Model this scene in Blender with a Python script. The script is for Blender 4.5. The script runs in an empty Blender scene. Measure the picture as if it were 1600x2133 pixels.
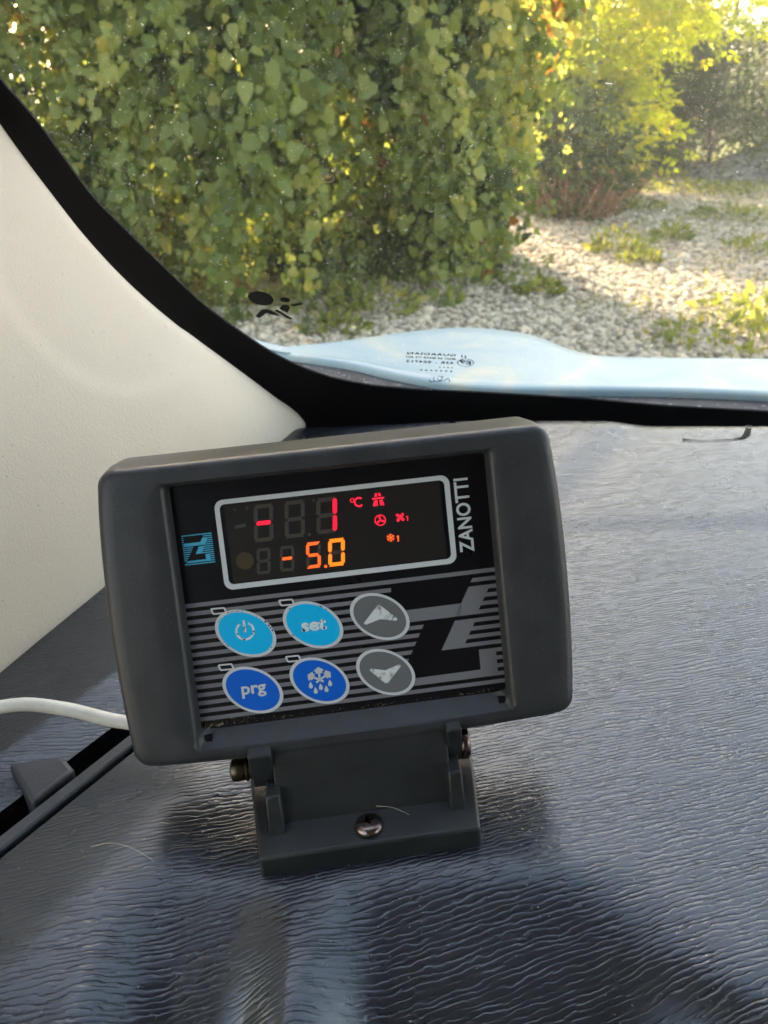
import bpy, bmesh, math, random
import numpy as np
from mathutils import Vector, Matrix
rng = np.random.default_rng(7)
random.seed(7)
S = bpy.context.scene
COL = S.collection
R_ = math.radians

# ------------------------------------------------------------------ camera
CAM = Vector((0.0, 0.0, 1.6))
PITCH = R_(29)
cd = bpy.data.cameras.new('camera'); cam = bpy.data.objects.new('camera', cd); COL.objects.link(cam)
cam.location = CAM; cam.rotation_euler = (R_(90) - PITCH, 0, 0)
cd.sensor_fit = 'HORIZONTAL'; cd.sensor_width = 36; cd.lens = 36
cd.clip_start = 0.02; cd.clip_end = 2000
cd.dof.use_dof = True; cd.dof.focus_distance = 0.30; cd.dof.aperture_fstop = 27
S.camera = cam
# ------------------------------------------------------------------ sky, sun, exposure
SUN_AZ, SUN_EL = R_(-20), R_(20)          # azimuth from +Y towards +X
wd = bpy.data.worlds.new('World'); S.world = wd; wd.use_nodes = True
nt = wd.node_tree; nt.nodes.clear()
sky = nt.nodes.new('ShaderNodeTexSky'); sky.sky_type = 'NISHITA'; sky.sun_disc = False
sky.sun_elevation = SUN_EL; sky.sun_rotation = SUN_AZ; sky.air_density = 1.0; sky.dust_density = 2.0; sky.ozone_density = 1.0
bg = nt.nodes.new('ShaderNodeBackground'); bg.inputs[1].default_value = 0.15
wo = nt.nodes.new('ShaderNodeOutputWorld')
wb = nt.nodes.new('ShaderNodeMix'); wb.data_type = 'RGBA'; wb.blend_type = 'MULTIPLY'; wb.inputs[0].default_value = 1.0
wb.inputs[7].default_value = (1.14, 0.98, 0.82, 1)          # the camera's shade white balance
nt.links.new(sky.outputs[0], wb.inputs[6]); nt.links.new(wb.outputs[2], bg.inputs[0]); nt.links.new(bg.outputs[0], wo.inputs[0])
sl = bpy.data.lights.new('sun', 'SUN'); sl.energy = 5.0; sl.angle = R_(0.5); sl.color = (1.0, 0.83, 0.60)
so = bpy.data.objects.new('sun', sl); COL.objects.link(so)
sdir = Vector((math.sin(SUN_AZ) * math.cos(SUN_EL), math.cos(SUN_AZ) * math.cos(SUN_EL), math.sin(SUN_EL)))
so.rotation_euler = sdir.to_track_quat('Z', 'Y').to_euler(); so.location = (0, 10, 20)
S.view_settings.view_transform = 'Standard'; S.view_settings.look = 'None'
S.view_settings.exposure = 2.75; S.view_settings.gamma = 1.0
S.cycles.max_bounces = 8; S.cycles.transparent_max_bounces = 16; S.cycles.transmission_bounces = 6
S.cycles.caustics_reflective = False; S.cycles.caustics_refractive = False

# ------------------------------------------------------------------ measuring helpers
F_ = Vector((0, math.cos(PITCH), -math.sin(PITCH))); U_ = Vector((0, math.sin(PITCH), math.cos(PITCH)))
def ray(x, y): return F_ + Vector((1, 0, 0)) * ((x - 800) / 1600) + U_ * ((1066.5 - y) / 1600)
def on(x, y, p, n):
    r = ray(x, y); return CAM + r * ((Vector(p) - CAM).dot(n) / r.dot(n))
def onz(x, y, z): return on(x, y, (0, 0, z), Vector((0, 0, 1)))
def at(x, y, dist): return CAM + ray(x, y) * dist

# ------------------------------------------------------------------ object helpers
def tag(o, label=None, cat=None, group=None, kind=None):
    for k, v in (('label', label), ('category', cat), ('group', group), ('kind', kind)):
        if v: o[k] = v
    return o
def empty(name, loc, rot=None):
    o = bpy.data.objects.new(name, None); COL.objects.link(o); o.location = loc
    if rot is not None: o.rotation_euler = rot
    o.empty_display_size = 0.02
    return o
def link(name, me, mat=None, parent=None, smooth=True):
    o = bpy.data.objects.new(name, me); COL.objects.link(o)
    if mat is not None:
        for m in (mat if isinstance(mat, (list, tuple)) else [mat]): me.materials.append(m)
    if parent is not None: o.parent = parent
    if smooth and len(me.polygons): me.polygons.foreach_set('use_smooth', [True] * len(me.polygons))
    return o
def from_bm(name, bm, mat, parent=None, smooth=False, inv=None):
    me = bpy.data.meshes.new(name); bmesh.ops.recalc_face_normals(bm, faces=bm.faces)
    bm.to_mesh(me); bm.free()
    return link(name, me, mat, parent, smooth)
def np_mesh(name, V, T, mat, parent=None, smooth=False, attr=None, nface=3):
    me = bpy.data.meshes.new(name)
    V = np.asarray(V, np.float32).reshape(-1, 3); T = np.asarray(T, np.int32).reshape(-1, nface)
    me.vertices.add(len(V)); me.vertices.foreach_set('co', V.ravel())
    me.loops.add(T.size); me.loops.foreach_set('vertex_index', T.ravel())
    me.polygons.add(len(T)); me.polygons.foreach_set('loop_start', np.arange(0, T.size, nface, dtype=np.int32))
    me.polygons.foreach_set('loop_total', np.full(len(T), nface, np.int32))
    me.update(calc_edges=True)
    if attr is not None:
        a = me.attributes.new('tone', 'FLOAT', 'POINT'); a.data.foreach_set('value', np.asarray(attr, np.float32))
    return link(name, me, mat, parent, smooth)
def autosmooth(o, ang=40):
    me = o.data
    me.polygons.foreach_set('use_smooth', [True] * len(me.polygons))
    me.set_sharp_from_angle(angle=R_(ang))
def bevel(o, w, seg=2, ang=35):
    m = o.modifiers.new('edge', 'BEVEL'); m.width = w; m.segments = seg; m.limit_method = 'ANGLE'; m.angle_limit = R_(ang)
    m.harden_normals = False
    autosmooth(o, 50)
    return o

# ------------------------------------------------------------------ material helpers
def mat(name, col, rough=0.5, spec=0.5, metal=0.0, coat=0.0, sheen=0.0):
    m = bpy.data.materials.new(name); m.use_nodes = True
    b = m.node_tree.nodes['Principled BSDF']
    b.inputs['Base Color'].default_value = (*col, 1); b.inputs['Roughness'].default_value = rough
    b.inputs['Specular IOR Level'].default_value = spec; b.inputs['Metallic'].default_value = metal
    b.inputs['Coat Weight'].default_value = coat
    return m
class N:
    def __init__(s, m): s.t = m.node_tree; s.b = s.t.nodes['Principled BSDF']; s.o = s.t.nodes['Material Output']
    def n(s, typ, **kw):
        x = s.t.nodes.new(typ)
        for k, v in kw.items():
            if k.startswith('i_'): x.inputs[k[2:].replace('_', ' ')].default_value = v
            else: setattr(x, k, v)
        return x
    def l(s, a, b): s.t.links.new(a, b)
    def coord(s, scale=(1, 1, 1), rot=0.0, kind='Object'):
        tc = s.n('ShaderNodeTexCoord'); mp = s.n('ShaderNodeMapping')
        mp.inputs['Scale'].default_value = scale; mp.inputs['Rotation'].default_value = (0, 0, rot)
        s.l(tc.outputs[kind], mp.inputs[0]); return mp.outputs[0]
    def noise(s, vec, scale, detail=2.0, rough=0.5, dist=0.0):
        x = s.n('ShaderNodeTexNoise'); x.inputs['Scale'].default_value = scale; x.inputs['Detail'].default_value = detail
        x.inputs['Roughness'].default_value = rough; x.inputs['Distortion'].default_value = dist
        s.l(vec, x.inputs['Vector']); return x.outputs['Fac']
    def ramp(s, fac, stops):
        x = s.n('ShaderNodeValToRGB'); e = x.color_ramp.elements
        while len(e) < len(stops): e.new(0.5)
        for q, (p, c) in zip(e, stops):
            q.position = p; q.color = (*c, 1) if len(c) == 3 else c
        s.l(fac, x.inputs[0]); return x.outputs[0]
    def math(s, op, a, b=None):
        x = s.n('ShaderNodeMath', operation=op)
        for i, v in enumerate((a, b)):
            if v is None: continue
            if isinstance(v, (int, float)): x.inputs[i].default_value = v
            else: s.l(v, x.inputs[i])
        return x.outputs[0]
    def mix(s, fac, a, b):
        x = s.n('ShaderNodeMix', data_type='RGBA')
        if isinstance(fac, float): x.inputs[0].default_value = fac
        else: s.l(fac, x.inputs[0])
        for i, v in ((6, a), (7, b)):
            if isinstance(v, tuple): x.inputs[i].default_value = (*v, 1)
            else: s.l(v, x.inputs[i])
        return x.outputs[2]
    def bump(s, h, strength, dist, prev=None):
        x = s.n('ShaderNodeBump'); x.inputs['Strength'].default_value = strength; x.inputs['Distance'].default_value = dist
        s.l(h, x.inputs['Height'])
        if prev is not None: s.l(prev, x.inputs['Normal'])
        return x.outputs[0]

def plastic(name, col, rough, grain=2500, gs=0.25, gd=0.0001, spec=0.5, dusty=0.0):
    m = mat(name, col, rough, spec); n = N(m); v = n.coord()
    h = n.noise(v, grain, 2.0)
    n.l(n.bump(h, gs, gd), n.b.inputs['Normal'])
    big = n.noise(v, 90, 4.0, 0.6)
    dust = n.noise(v, 1800, 1.0)
    c0 = tuple(c * 0.85 for c in col); c1 = tuple(min(1, c * 1.15 + 0.004) for c in col)
    c = n.ramp(big, [(0.3, c0), (0.7, c1)])
    if dusty > 0:
        f = n.ramp(dust, [(0.72, (0, 0, 0)), (0.80, (dusty,) * 3)])
        c = n.mix(f, c, (0.35, 0.33, 0.30))
    n.l(c, n.b.inputs['Base Color'])
    n.l(n.math('ADD', n.math('MULTIPLY', big, 0.14), rough - 0.07), n.b.inputs['Roughness'])
    return m

def mat_dash():
    m = mat('dash_grain', (0.022, 0.024, 0.031), 0.36, 1.0); n = N(m)
    v = n.coord(rot=R_(-13))
    # long, slightly wandering ridges with flat tops and thin grooves
    def stretched(sx, sy):
        mp = n.n('ShaderNodeMapping'); mp.inputs['Scale'].default_value = (sx, sy, 20); n.l(v, mp.inputs[0]); return mp.outputs[0]
    sp_ = n.n('ShaderNodeSeparateXYZ'); n.l(v, sp_.inputs[0])
    ph = n.math('MULTIPLY', sp_.outputs[1], 1 / .0017)
    ph = n.math('ADD', ph, n.math('MULTIPLY', n.noise(stretched(16, 60), 1.0, 1.0), 3.4))
    ph = n.math('ADD', ph, n.math('MULTIPLY', n.noise(stretched(110, 330), 1.0, 2.0, .65), 2.1))
    sn_ = n.math('SINE', n.math('MULTIPLY', ph, 2 * math.pi))
    brk_ = n.noise(stretched(140, 420), 1.0, 1.0)                       # grooves fade and break
    hgt_ = n.math('ADD', sn_, n.math('MULTIPLY', n.math('SUBTRACT', brk_, .5), 3.2))
    ridge = n.ramp(n.math('ADD', n.math('MULTIPLY', hgt_, .25), .5), [(0.12, (0, 0, 0)), (0.42, (.85, .85, .85)), (0.75, (1, 1, 1))])
    fine = n.noise(v, 1300, 2.0)
    n.b.inputs['Specular Tint'].default_value = (.88, .95, 1.0, 1)
    nb = n.bump(ridge, 0.9, 0.00017)
    nb = n.bump(fine, 0.2, 0.00003, nb)
    n.l(nb, n.b.inputs['Normal'])
    big = n.noise(v, 18, 4.0, 0.6); sp = n.noise(v, 900, 1.0)
    dust = n.ramp(sp, [(0.735, (0, 0, 0)), (0.80, (0.55,) * 3)])
    c = n.mix(dust, n.ramp(big, [(0.3, (0.014, 0.0155, 0.020)), (0.7, (0.020, 0.022, 0.027))]), (0.32, 0.31, 0.29))
    n.l(c, n.b.inputs['Base Color'])
    n.l(n.math('ADD', n.math('MULTIPLY', big, 0.14), 0.20), n.b.inputs['Roughness'])
    return m

def mat_trim():
    m = mat('cream_trim', (0.74, 0.69, 0.60), 0.55, 0.4); n = N(m); v = n.coord()
    a = n.noise(v, 750, 3.0, 0.6, 0.8); b = n.noise(v, 9, 4.0, 0.6); s = n.noise(v, 330, 1.0)
    n.l(n.bump(a, 0.42, 0.0006), n.b.inputs['Normal'])
    c = n.ramp(b, [(0.25, (0.655, 0.56, 0.445)), (0.75, (0.725, 0.63, 0.51))])
    f = n.ramp(s, [(0.735, (0, 0, 0)), (0.80, (0.5,) * 3)])
    n.l(n.mix(f, c, (0.30, 0.26, 0.20)), n.b.inputs['Base Color'])
    return m

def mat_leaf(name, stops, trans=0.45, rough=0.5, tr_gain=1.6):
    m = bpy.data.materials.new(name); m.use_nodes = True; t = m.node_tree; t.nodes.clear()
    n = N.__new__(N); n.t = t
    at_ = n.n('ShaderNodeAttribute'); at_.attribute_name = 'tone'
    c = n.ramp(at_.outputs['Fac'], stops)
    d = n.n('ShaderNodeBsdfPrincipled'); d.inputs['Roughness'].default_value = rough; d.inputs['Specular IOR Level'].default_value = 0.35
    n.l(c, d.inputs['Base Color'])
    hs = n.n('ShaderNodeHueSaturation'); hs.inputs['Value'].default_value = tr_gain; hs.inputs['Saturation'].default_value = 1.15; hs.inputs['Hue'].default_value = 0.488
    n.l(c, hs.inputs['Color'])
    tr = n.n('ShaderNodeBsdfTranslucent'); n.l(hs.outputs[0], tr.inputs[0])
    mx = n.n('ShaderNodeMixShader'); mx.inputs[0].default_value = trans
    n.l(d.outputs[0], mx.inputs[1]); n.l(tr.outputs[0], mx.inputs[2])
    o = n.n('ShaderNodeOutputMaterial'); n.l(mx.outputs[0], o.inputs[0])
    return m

def mat_emit(name, col, st):
    m = mat(name, (0.05, 0.01, 0.01), 0.4); b = m.node_tree.nodes['Principled BSDF']
    b.inputs['Emission Color'].default_value = (*col, 1); b.inputs['Emission Strength'].default_value = st
    return m

# ================================================================== THE PLACE OUTSIDE
def mat_ground():
    m = mat('gravel_ground', (.35, .32, .28), .9, .2); n = N(m); v = n.coord()
    vo = n.n('ShaderNodeTexVoronoi'); vo.inputs['Scale'].default_value = 26; n.l(v, vo.inputs['Vector'])
    a = n.noise(v, 0.6, 5.0, 0.65); b = n.noise(v, 30, 3.0)
    sand = n.ramp(b, [(0.3, (.28, .23, .165)), (0.7, (.50, .42, .31))])
    grass = n.ramp(b, [(0.3, (.07, .10, .025)), (0.7, (.24, .22, .06))])
    # distance from the lot: farther out it is meadow
    tc = n.n('ShaderNodeTexCoord'); sx = n.n('ShaderNodeSeparateXYZ'); n.l(tc.outputs['Object'], sx.inputs[0])
    far = n.math('MULTIPLY', n.math('SUBTRACT', n.math('ADD', sx.outputs[1], n.math('MULTIPLY', a, 6.0)), 22.0), 0.5)
    fc = n.n('ShaderNodeClamp'); n.l(far, fc.inputs[0])
    n.l(n.mix(fc.outputs[0], sand, grass), n.b.inputs['Base Color'])
    n.l(n.bump(vo.outputs['Distance'], 0.6, 0.02), n.b.inputs['Normal'])
    return m
bm = bmesh.new()
bmesh.ops.create_grid(bm, x_segments=40, y_segments=40, size=400)
tag(from_bm('ground', bm, mat_ground()), kind='structure')

def rotmats(n, tip, spread, roll):
    """random leaf frames: y axis = leaf tip direction (array n,3), z axis = normal"""
    t = tip + rng.normal(0, spread, (n, 3)); t /= np.linalg.norm(t, axis=1, keepdims=True)
    up = roll + rng.normal(0, 0.55, (n, 3))
    x = np.cross(t, up); x /= (np.linalg.norm(x, axis=1, keepdims=True) + 1e-9)
    z = np.cross(x, t)
    return np.stack([x, t, z], 2)
def leaf_template(kind):
    if kind == 'vine':
        out = [(0, 0), (.30, -.10), (.52, .22), (.40, .45), (.36, .72), (0, 1.05), (-.36, .72), (-.40, .45), (-.52, .22), (-.30, -.10)]
        V = [(x, y, -.10 * abs(x) * 2 - .12 * y * y) for x, y in out] + [(0, .42, .04)]
        T = [(10, i, (i + 1) % 10) for i in range(10)]
    elif kind == 'heart':
        out = [(0, 0), (.34, .05), (.40, .38), (.22, .75), (0, 1.1), (-.22, .75), (-.40, .38), (-.34, .05)]
        V = [(x, y, .16 * abs(x) - .16 * y * y) for x, y in out] + [(0, .45, -.05)]
        T = [(8, i, (i + 1) % 8) for i in range(8)]
    elif kind == 'spray':                # a short twig with five leaflets
        V, T = [], []
        for (bx, by, a) in ((0, .55, 0), (.03, .40, -52), (-.03, .40, 52), (.03, .12, -62), (-.03, .12, 62)):
            c, s = math.cos(R_(a)), math.sin(R_(a)); b = len(V)
            for x, y in ((0, 0), (.11, .22), (0, .5), (-.11, .22)):
                V.append((bx + c * x - s * y, by + s * x + c * y, -.1 * y))
            T += [(b, b + 1, b + 2), (b, b + 2, b + 3)]
    else:                                # oval
        V = [(0, 0, 0), (.24, .35, .05), (.17, .75, 0), (0, 1.05, -.12), (-.17, .75, 0), (-.24, .35, .05)]
        T = [(0, 1, 2), (0, 2, 3), (0, 3, 4), (0, 4, 5)]
    return np.array(V, float), np.array(T, int)
def leaves(name, P, kind, size, tip, roll, spread, m, parent=None, tone=None, stuff=True):
    P = np.asarray(P); n = len(P); V, T = leaf_template(kind)
    R = rotmats(n, np.asarray(tip), spread, np.asarray(roll))
    sz = size * np.clip(rng.lognormal(-.18, .32, n), .35, 1.35)
    W = np.einsum('nij,vj->nvi', R, V) * sz[:, None, None] + P[:, None, :]
    TT = T[None] + (np.arange(n) * len(V))[:, None, None]
    tn = rng.uniform(0, 1, n) if tone is None else tone
    o = np_mesh(name, W, TT, m, parent, attr=np.repeat(tn, len(V)))
    if stuff: o['kind'] = 'stuff'
    return o

VINE = mat_leaf('vine_leaf', [(0, (.042, .060, .018)), (.5, (.150, .190, .046)), (.82, (.275, .300, .085)), (.985, (.38, .34, .08)), (1, (.28, .15, .05))], .52, .38, 2.0)
GREEN = mat_leaf('green_leaf', [(0, (.035, .060, .018)), (.6, (.095, .130, .036)), (1, (.18, .20, .06))], .5)  # mid green leaves of the shrubs and far trees
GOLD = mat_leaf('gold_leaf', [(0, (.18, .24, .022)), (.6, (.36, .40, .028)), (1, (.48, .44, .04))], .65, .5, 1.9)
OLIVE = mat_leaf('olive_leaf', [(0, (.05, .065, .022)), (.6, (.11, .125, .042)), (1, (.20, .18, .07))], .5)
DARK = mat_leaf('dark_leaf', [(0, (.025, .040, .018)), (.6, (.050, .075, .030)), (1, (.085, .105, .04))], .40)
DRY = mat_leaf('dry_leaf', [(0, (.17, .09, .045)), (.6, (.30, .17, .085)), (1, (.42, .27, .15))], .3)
WEED = mat_leaf('weed_leaf', [(0, (.10, .13, .03)), (.6, (.21, .235, .05)), (1, (.34, .31, .08))], .45)
BARK = plastic('bark', (.13, .10, .075), .9, 60, .8, .01)

def limb(bm, pts, r0, r1, seg=7):
    rings = []
    for i, p in enumerate(pts):
        p = Vector(p); q = Vector(pts[min(i + 1, len(pts) - 1)]) - Vector(pts[max(i - 1, 0)])
        q.normalize(); a = q.orthogonal().normalized(); b = q.cross(a)
        r = r0 + (r1 - r0) * i / (len(pts) - 1)
        rings.append([bm.verts.new(p + (a * math.cos(k * 2 * math.pi / seg) + b * math.sin(k * 2 * math.pi / seg)) * r) for k in range(seg)])
    for A, B in zip(rings, rings[1:]):
        for k in range(seg): bm.faces.new((A[k], A[(k + 1) % seg], B[(k + 1) % seg], B[k]))
    bm.faces.new(rings[-1]); bm.faces.new(rings[0][::-1])
def wander(a, b, n, j):
    a, b = Vector(a), Vector(b)
    return [a.lerp(b, i / n) + Vector(rng.normal(0, j, 3)) * (1 if 0 < i < n else 0) for i in range(n + 1)]

def tree(name, x, y, h, w, label, m, kind='spray', size=.22, n=2600, base=.18, trunk_r=.12, clumps=26, group=None, cat='tree', taper=.75, squash=.55, droop=-.2):
    t = tag(empty(name, (x, y, 0)), label, cat, group)
    bm = bmesh.new(); limb(bm, wander((0, 0, -.1), (rng.normal(0, .1), 0, h * .82), 5, .04 * h / 3), trunk_r, trunk_r * .25)
    C = []
    for i in range(clumps):
        f = base + (1 - base) * ((i + .5) / clumps) ** .9; a = rng.uniform(0, 2 * math.pi)
        prof = math.sin(math.pi * min(1, (f - base) / (1 - base) * taper + .16)) ** .7
        r = w * .5 * prof * rng.uniform(.35, 1.0)
        c = np.array([r * math.cos(a), r * math.sin(a), h * f]); C.append(c)
        if i % 2 == 0: limb(bm, wander((0, 0, max(.15, c[2] - .35 * r - .1 * h)), c, 3, .04), trunk_r * .35, trunk_r * .07, 5)
    from_bm('trunk', bm, BARK, t, True)
    C = np.array(C); k = rng.integers(0, len(C), n); rad = w * .19 * rng.uniform(.6, 1.35, len(C))
    off = rng.normal(0, 1, (n, 3)) * np.array([1, 1, squash]); P = C[k] + off * rad[k][:, None] * .75
    P[:, 2] = np.maximum(P[:, 2], .05)
    out = off.copy(); out[:, 2] = out[:, 2] * .5 + droop
    tone = np.clip(rng.normal(.5, .2, n) + rng.normal(0, .16, len(C))[k], 0, 1)
    leaves('crown', P, kind, size, out, np.tile([0, 0, 1.], (n, 1)), .5, m, t, tone)
    return t

# --- the vine hedge on the left: front line on the ground, from the lens side to the back
HL = [(-5.5, 6.3), (-3.2, 6.7), (-1.7, 7.2), (-.4, 7.2), (.5, 8.1), (1.25, 10.0), (2.0, 11.3), (3.6, 15.2)]
seg = [math.dist(a, b) for a, b in zip(HL, HL[1:])]; cum = np.cumsum([0] + seg)
def along(s):
    i = min(int(np.searchsorted(cum, s, 'right')) - 1, len(seg) - 1); i = max(i, 0)
    f = (s - cum[i]) / seg[i]; a, b = np.array(HL[i]), np.array(HL[i + 1]); d = (b - a) / seg[i]
    return a + (b - a) * f, np.array([d[1], -d[0]])          # point, outward (towards the lot)
hedge = tag(empty('vine_hedge', (-.4, 7.5, 0)), 'tall overgrown hedge of broad-leaved climbing vines along the gravel lot', 'hedge')
hc = np.array([-.4, 7.5, 0])
clC, clR, clK, clT = [], [], [], []
TOPH = 4.5; SMAX = cum[5] - .5
HOL = onz(790, 560, 0); HOL.z = .75                       # a dark hollow in the hedge front
for i in range(2100):
    sc_ = rng.uniform(0, SMAX); p, o = along(sc_)
    top = TOPH - 2.0 * max(0, sc_ - 5.7)
    hi = rng.uniform() < .34  # high unseen foliage with oversized leaves, added to keep sun off the cab
    if hi and top < 2.9: continue
    z = rng.uniform(2.7, top) if hi else rng.uniform(.0, 1) ** .9 * min(2.8, top)
    lob = .42 * math.sin(sc_ * 2.3 + z * 1.9) + .30 * math.sin(sc_ * 5.1 - z * 3.1 + 1)
    lean = .80 + .45 * math.sin(math.pi * min(1, (z + .4) / 4.2)) + lob
    if 1.35 < z < 2.7 and rng.uniform() < .36: continue
    cap = 2.6 if (z < 1.2 or hi) else .8
    inn = rng.exponential(.7 if cap > 2 else .4)
    if inn > cap: inn = rng.uniform(0, cap)
    lean -= .55 * max(0, min(1, (sc_ - cum[4]) / 1.2))
    q = p + o * (lean - .5 - inn)
    if not hi and inn < .55 and ((q[0] - HOL.x) / .75) ** 2 + ((z - .85) / .62) ** 2 < 1: continue
    clC.append((q[0], q[1], z)); clR.append(rng.uniform(.10, .34) * (2.1 if hi else 1))
    u = math.sin(sc_ * 1.3 + z * .9 + 2) + rng.normal(0, .6)
    clK.append(3 if hi else (2 if (u > .35 or sc_ < 2.4) else (1 if u > -.5 else 0))); clT.append(rng.normal(0, .17) + .10 * math.sin(sc_ * 3.3 + z * 2))
clC = np.array(clC) - hc; clR = np.array(clR); clK = np.array(clK); ctone = np.array(clT)
for kd, kind, size, n in ((0, 'vine', .108, 16000), (1, 'heart', .080, 21000), (2, 'oval', .058, 42000), (2, 'spray', .15, 9000), (1, 'spray', .13, 5000), (3, 'heart', .26, 14000)):
    ids = np.nonzero(clK == kd)[0]; k = ids[rng.integers(0, len(ids), n)]
    P = clC[k] + rng.normal(0, 1, (n, 3)) * np.array([.75, .75, 1.0]) * clR[k][:, None] * .85; P[:, 2] = np.maximum(P[:, 2], 2.75 + rng.uniform(0, .3, n) if kd == 3 else .03)
    ct = rng.normal(0, .38, (len(clC), 3))
    tip = np.tile([.15, -.40, -.9], (n, 1)) + ct[k] * (1.6 if kd == 2 else 1); roll = np.tile([.25, -.8, .65], (n, 1))
    leaves('foliage', P, kind, size, tip, roll, .62, VINE, hedge, np.clip(rng.normal(.45, .17, n) + ctone[k], 0, 1))
SP, STp, STt = [], [], []
for i in range(230):
    sc_ = rng.uniform(.6, SMAX - 1.5); p, o = along(sc_); z0 = rng.uniform(1.0, 3.0); ln = rng.uniform(.5, 1.3); out0 = rng.uniform(.55, 1.05)
    lob = .42 * math.sin(sc_ * 2.3 + z0 * 1.9) + .30 * math.sin(sc_ * 5.1 - z0 * 3.1 + 1)
    b0 = p + o * (out0 + lob * .8 - .55 * max(0, min(1, (sc_ - cum[4]) / 1.2))) - hc[:2]; dr = rng.normal(0, .22, 2); tn = np.clip(rng.normal(.66, .16), .3, .95); k_ = int(58 * ln)
    f_ = np.sort(rng.uniform(0, 1, k_)) 
    SP.append(np.stack([b0[0] + dr[0] * f_ + o[0] * .28 * np.sin(f_ * 2.2) + rng.normal(0, .055, k_), b0[1] + dr[1] * f_ + o[1] * .28 * np.sin(f_ * 2.2) + rng.normal(0, .055, k_), np.maximum(z0 - ln * f_ ** 1.2 + rng.normal(0, .04, k_), .05)], 1))
    STt.append(np.clip(tn + rng.normal(0, .10, k_), 0, .97)); STp.append(np.tile(np.append(dr * .6, -1.0) + o.tolist().__add__([0]) * np.array([.25, .25, 1]), (k_, 1)))
SP, STp, STt = np.concatenate(SP), np.concatenate(STp), np.concatenate(STt)
h_ = rng.uniform(0, 1, len(SP)) < .5
for kd, msk, sz_ in (('heart', h_, .074), ('vine', ~h_, .088)):
    leaves('hanging_strands', SP[msk], kd, sz_, STp[msk], np.tile([.2, -.9, .55], (int(msk.sum()), 1)), .5, VINE, hedge, STt[msk])
bm = bmesh.new()
for i in range(30):
    s = rng.uniform(.5, SMAX - .5); p, o = along(s); p = p - o * rng.uniform(.2, 1.3) - hc[:2]
    limb(bm, wander((*p, 0), (p[0] + rng.normal(0, .4), p[1] + rng.normal(0, .3), rng.uniform(1.8, 3.4)), 5, .09), rng.uniform(.012, .035), .006, 5)
tag(from_bm('stem', bm, BARK, hedge, True), kind='stuff')
# the biggest leaves nearest the windscreen are single parts
lm = []
for kind in ('vine', 'heart'):
    for tn in (.25, .45, .6, .8):
        V, T = leaf_template(kind); me = bpy.data.meshes.new('leaf'); me.from_pydata(V.tolist(), [], T.tolist())
        a = me.attributes.new('tone', 'FLOAT', 'POINT'); a.data.foreach_set('value', [tn] * len(V)); me.materials.append(VINE); lm.append(me)
for i in range(240):
    s = rng.uniform(1.0, 6.3); p, o = along(s); z = rng.uniform(.45, 2.5)
    lean = .85 + .45 * math.sin(math.pi * min(1, (z + .4) / 4.2)) + .34 * math.sin(s * 2.3 + z * 1.9) + .22 * math.sin(s * 5.1 - z * 3.1 + 1)
    q = p + o * (lean - rng.uniform(.1, .55)) - hc[:2]
    ob = bpy.data.objects.new('leaf', lm[i % 8]); COL.objects.link(ob); ob.parent = hedge; ob.location = (q[0], q[1], z)
    M = rotmats(1, np.array([[.1, -.35, -1.]]), .32, np.array([[.2, -1., .5]]))[0]
    ob.rotation_euler = Matrix(M.tolist()).to_euler(); sc = rng.uniform(.07, .15) if i % 6 else rng.uniform(.16, .22); ob.scale = (sc, sc, sc)

# --- trees beyond
def gx(px, y): return (px - 800) / 1600 * y * .885
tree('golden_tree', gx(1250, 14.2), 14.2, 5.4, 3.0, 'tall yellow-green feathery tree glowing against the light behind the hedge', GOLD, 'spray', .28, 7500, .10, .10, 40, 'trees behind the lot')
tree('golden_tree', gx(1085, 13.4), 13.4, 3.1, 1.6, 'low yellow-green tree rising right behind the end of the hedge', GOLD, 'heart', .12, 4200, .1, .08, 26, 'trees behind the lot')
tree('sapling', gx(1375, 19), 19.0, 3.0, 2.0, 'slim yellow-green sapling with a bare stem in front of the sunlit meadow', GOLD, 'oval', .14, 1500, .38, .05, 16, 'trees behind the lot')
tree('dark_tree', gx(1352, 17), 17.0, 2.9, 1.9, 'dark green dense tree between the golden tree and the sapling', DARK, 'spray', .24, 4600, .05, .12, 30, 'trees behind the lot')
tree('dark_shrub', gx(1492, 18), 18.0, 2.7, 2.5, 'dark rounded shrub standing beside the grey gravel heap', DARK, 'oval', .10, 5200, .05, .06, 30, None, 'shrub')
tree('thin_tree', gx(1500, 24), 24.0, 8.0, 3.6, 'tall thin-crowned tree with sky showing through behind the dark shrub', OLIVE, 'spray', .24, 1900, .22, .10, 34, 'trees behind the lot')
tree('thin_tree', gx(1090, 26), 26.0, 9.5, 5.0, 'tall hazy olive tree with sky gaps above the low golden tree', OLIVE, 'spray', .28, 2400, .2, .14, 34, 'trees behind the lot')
tree('green_tree', gx(1640, 17), 17.0, 3.4, 2.6, 'mid green bushy tree at the right edge of the windscreen view', GREEN, 'oval', .14, 5200, .05, .1, 30, 'trees behind the lot')
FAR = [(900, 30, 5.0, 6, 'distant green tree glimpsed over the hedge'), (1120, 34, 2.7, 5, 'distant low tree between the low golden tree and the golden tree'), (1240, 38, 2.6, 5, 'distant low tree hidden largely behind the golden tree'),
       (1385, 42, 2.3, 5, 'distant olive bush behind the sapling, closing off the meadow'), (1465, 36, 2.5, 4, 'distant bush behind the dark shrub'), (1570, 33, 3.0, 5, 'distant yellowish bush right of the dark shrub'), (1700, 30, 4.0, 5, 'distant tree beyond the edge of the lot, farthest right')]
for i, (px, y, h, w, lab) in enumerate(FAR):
    tree('far_tree', gx(px, y), y, h, w, lab, [GREEN, OLIVE, GREEN, OLIVE, GOLD][i % 5], 'spray', .40, 2200, .05, .12, 24, 'distant trees closing off the meadow')
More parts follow.
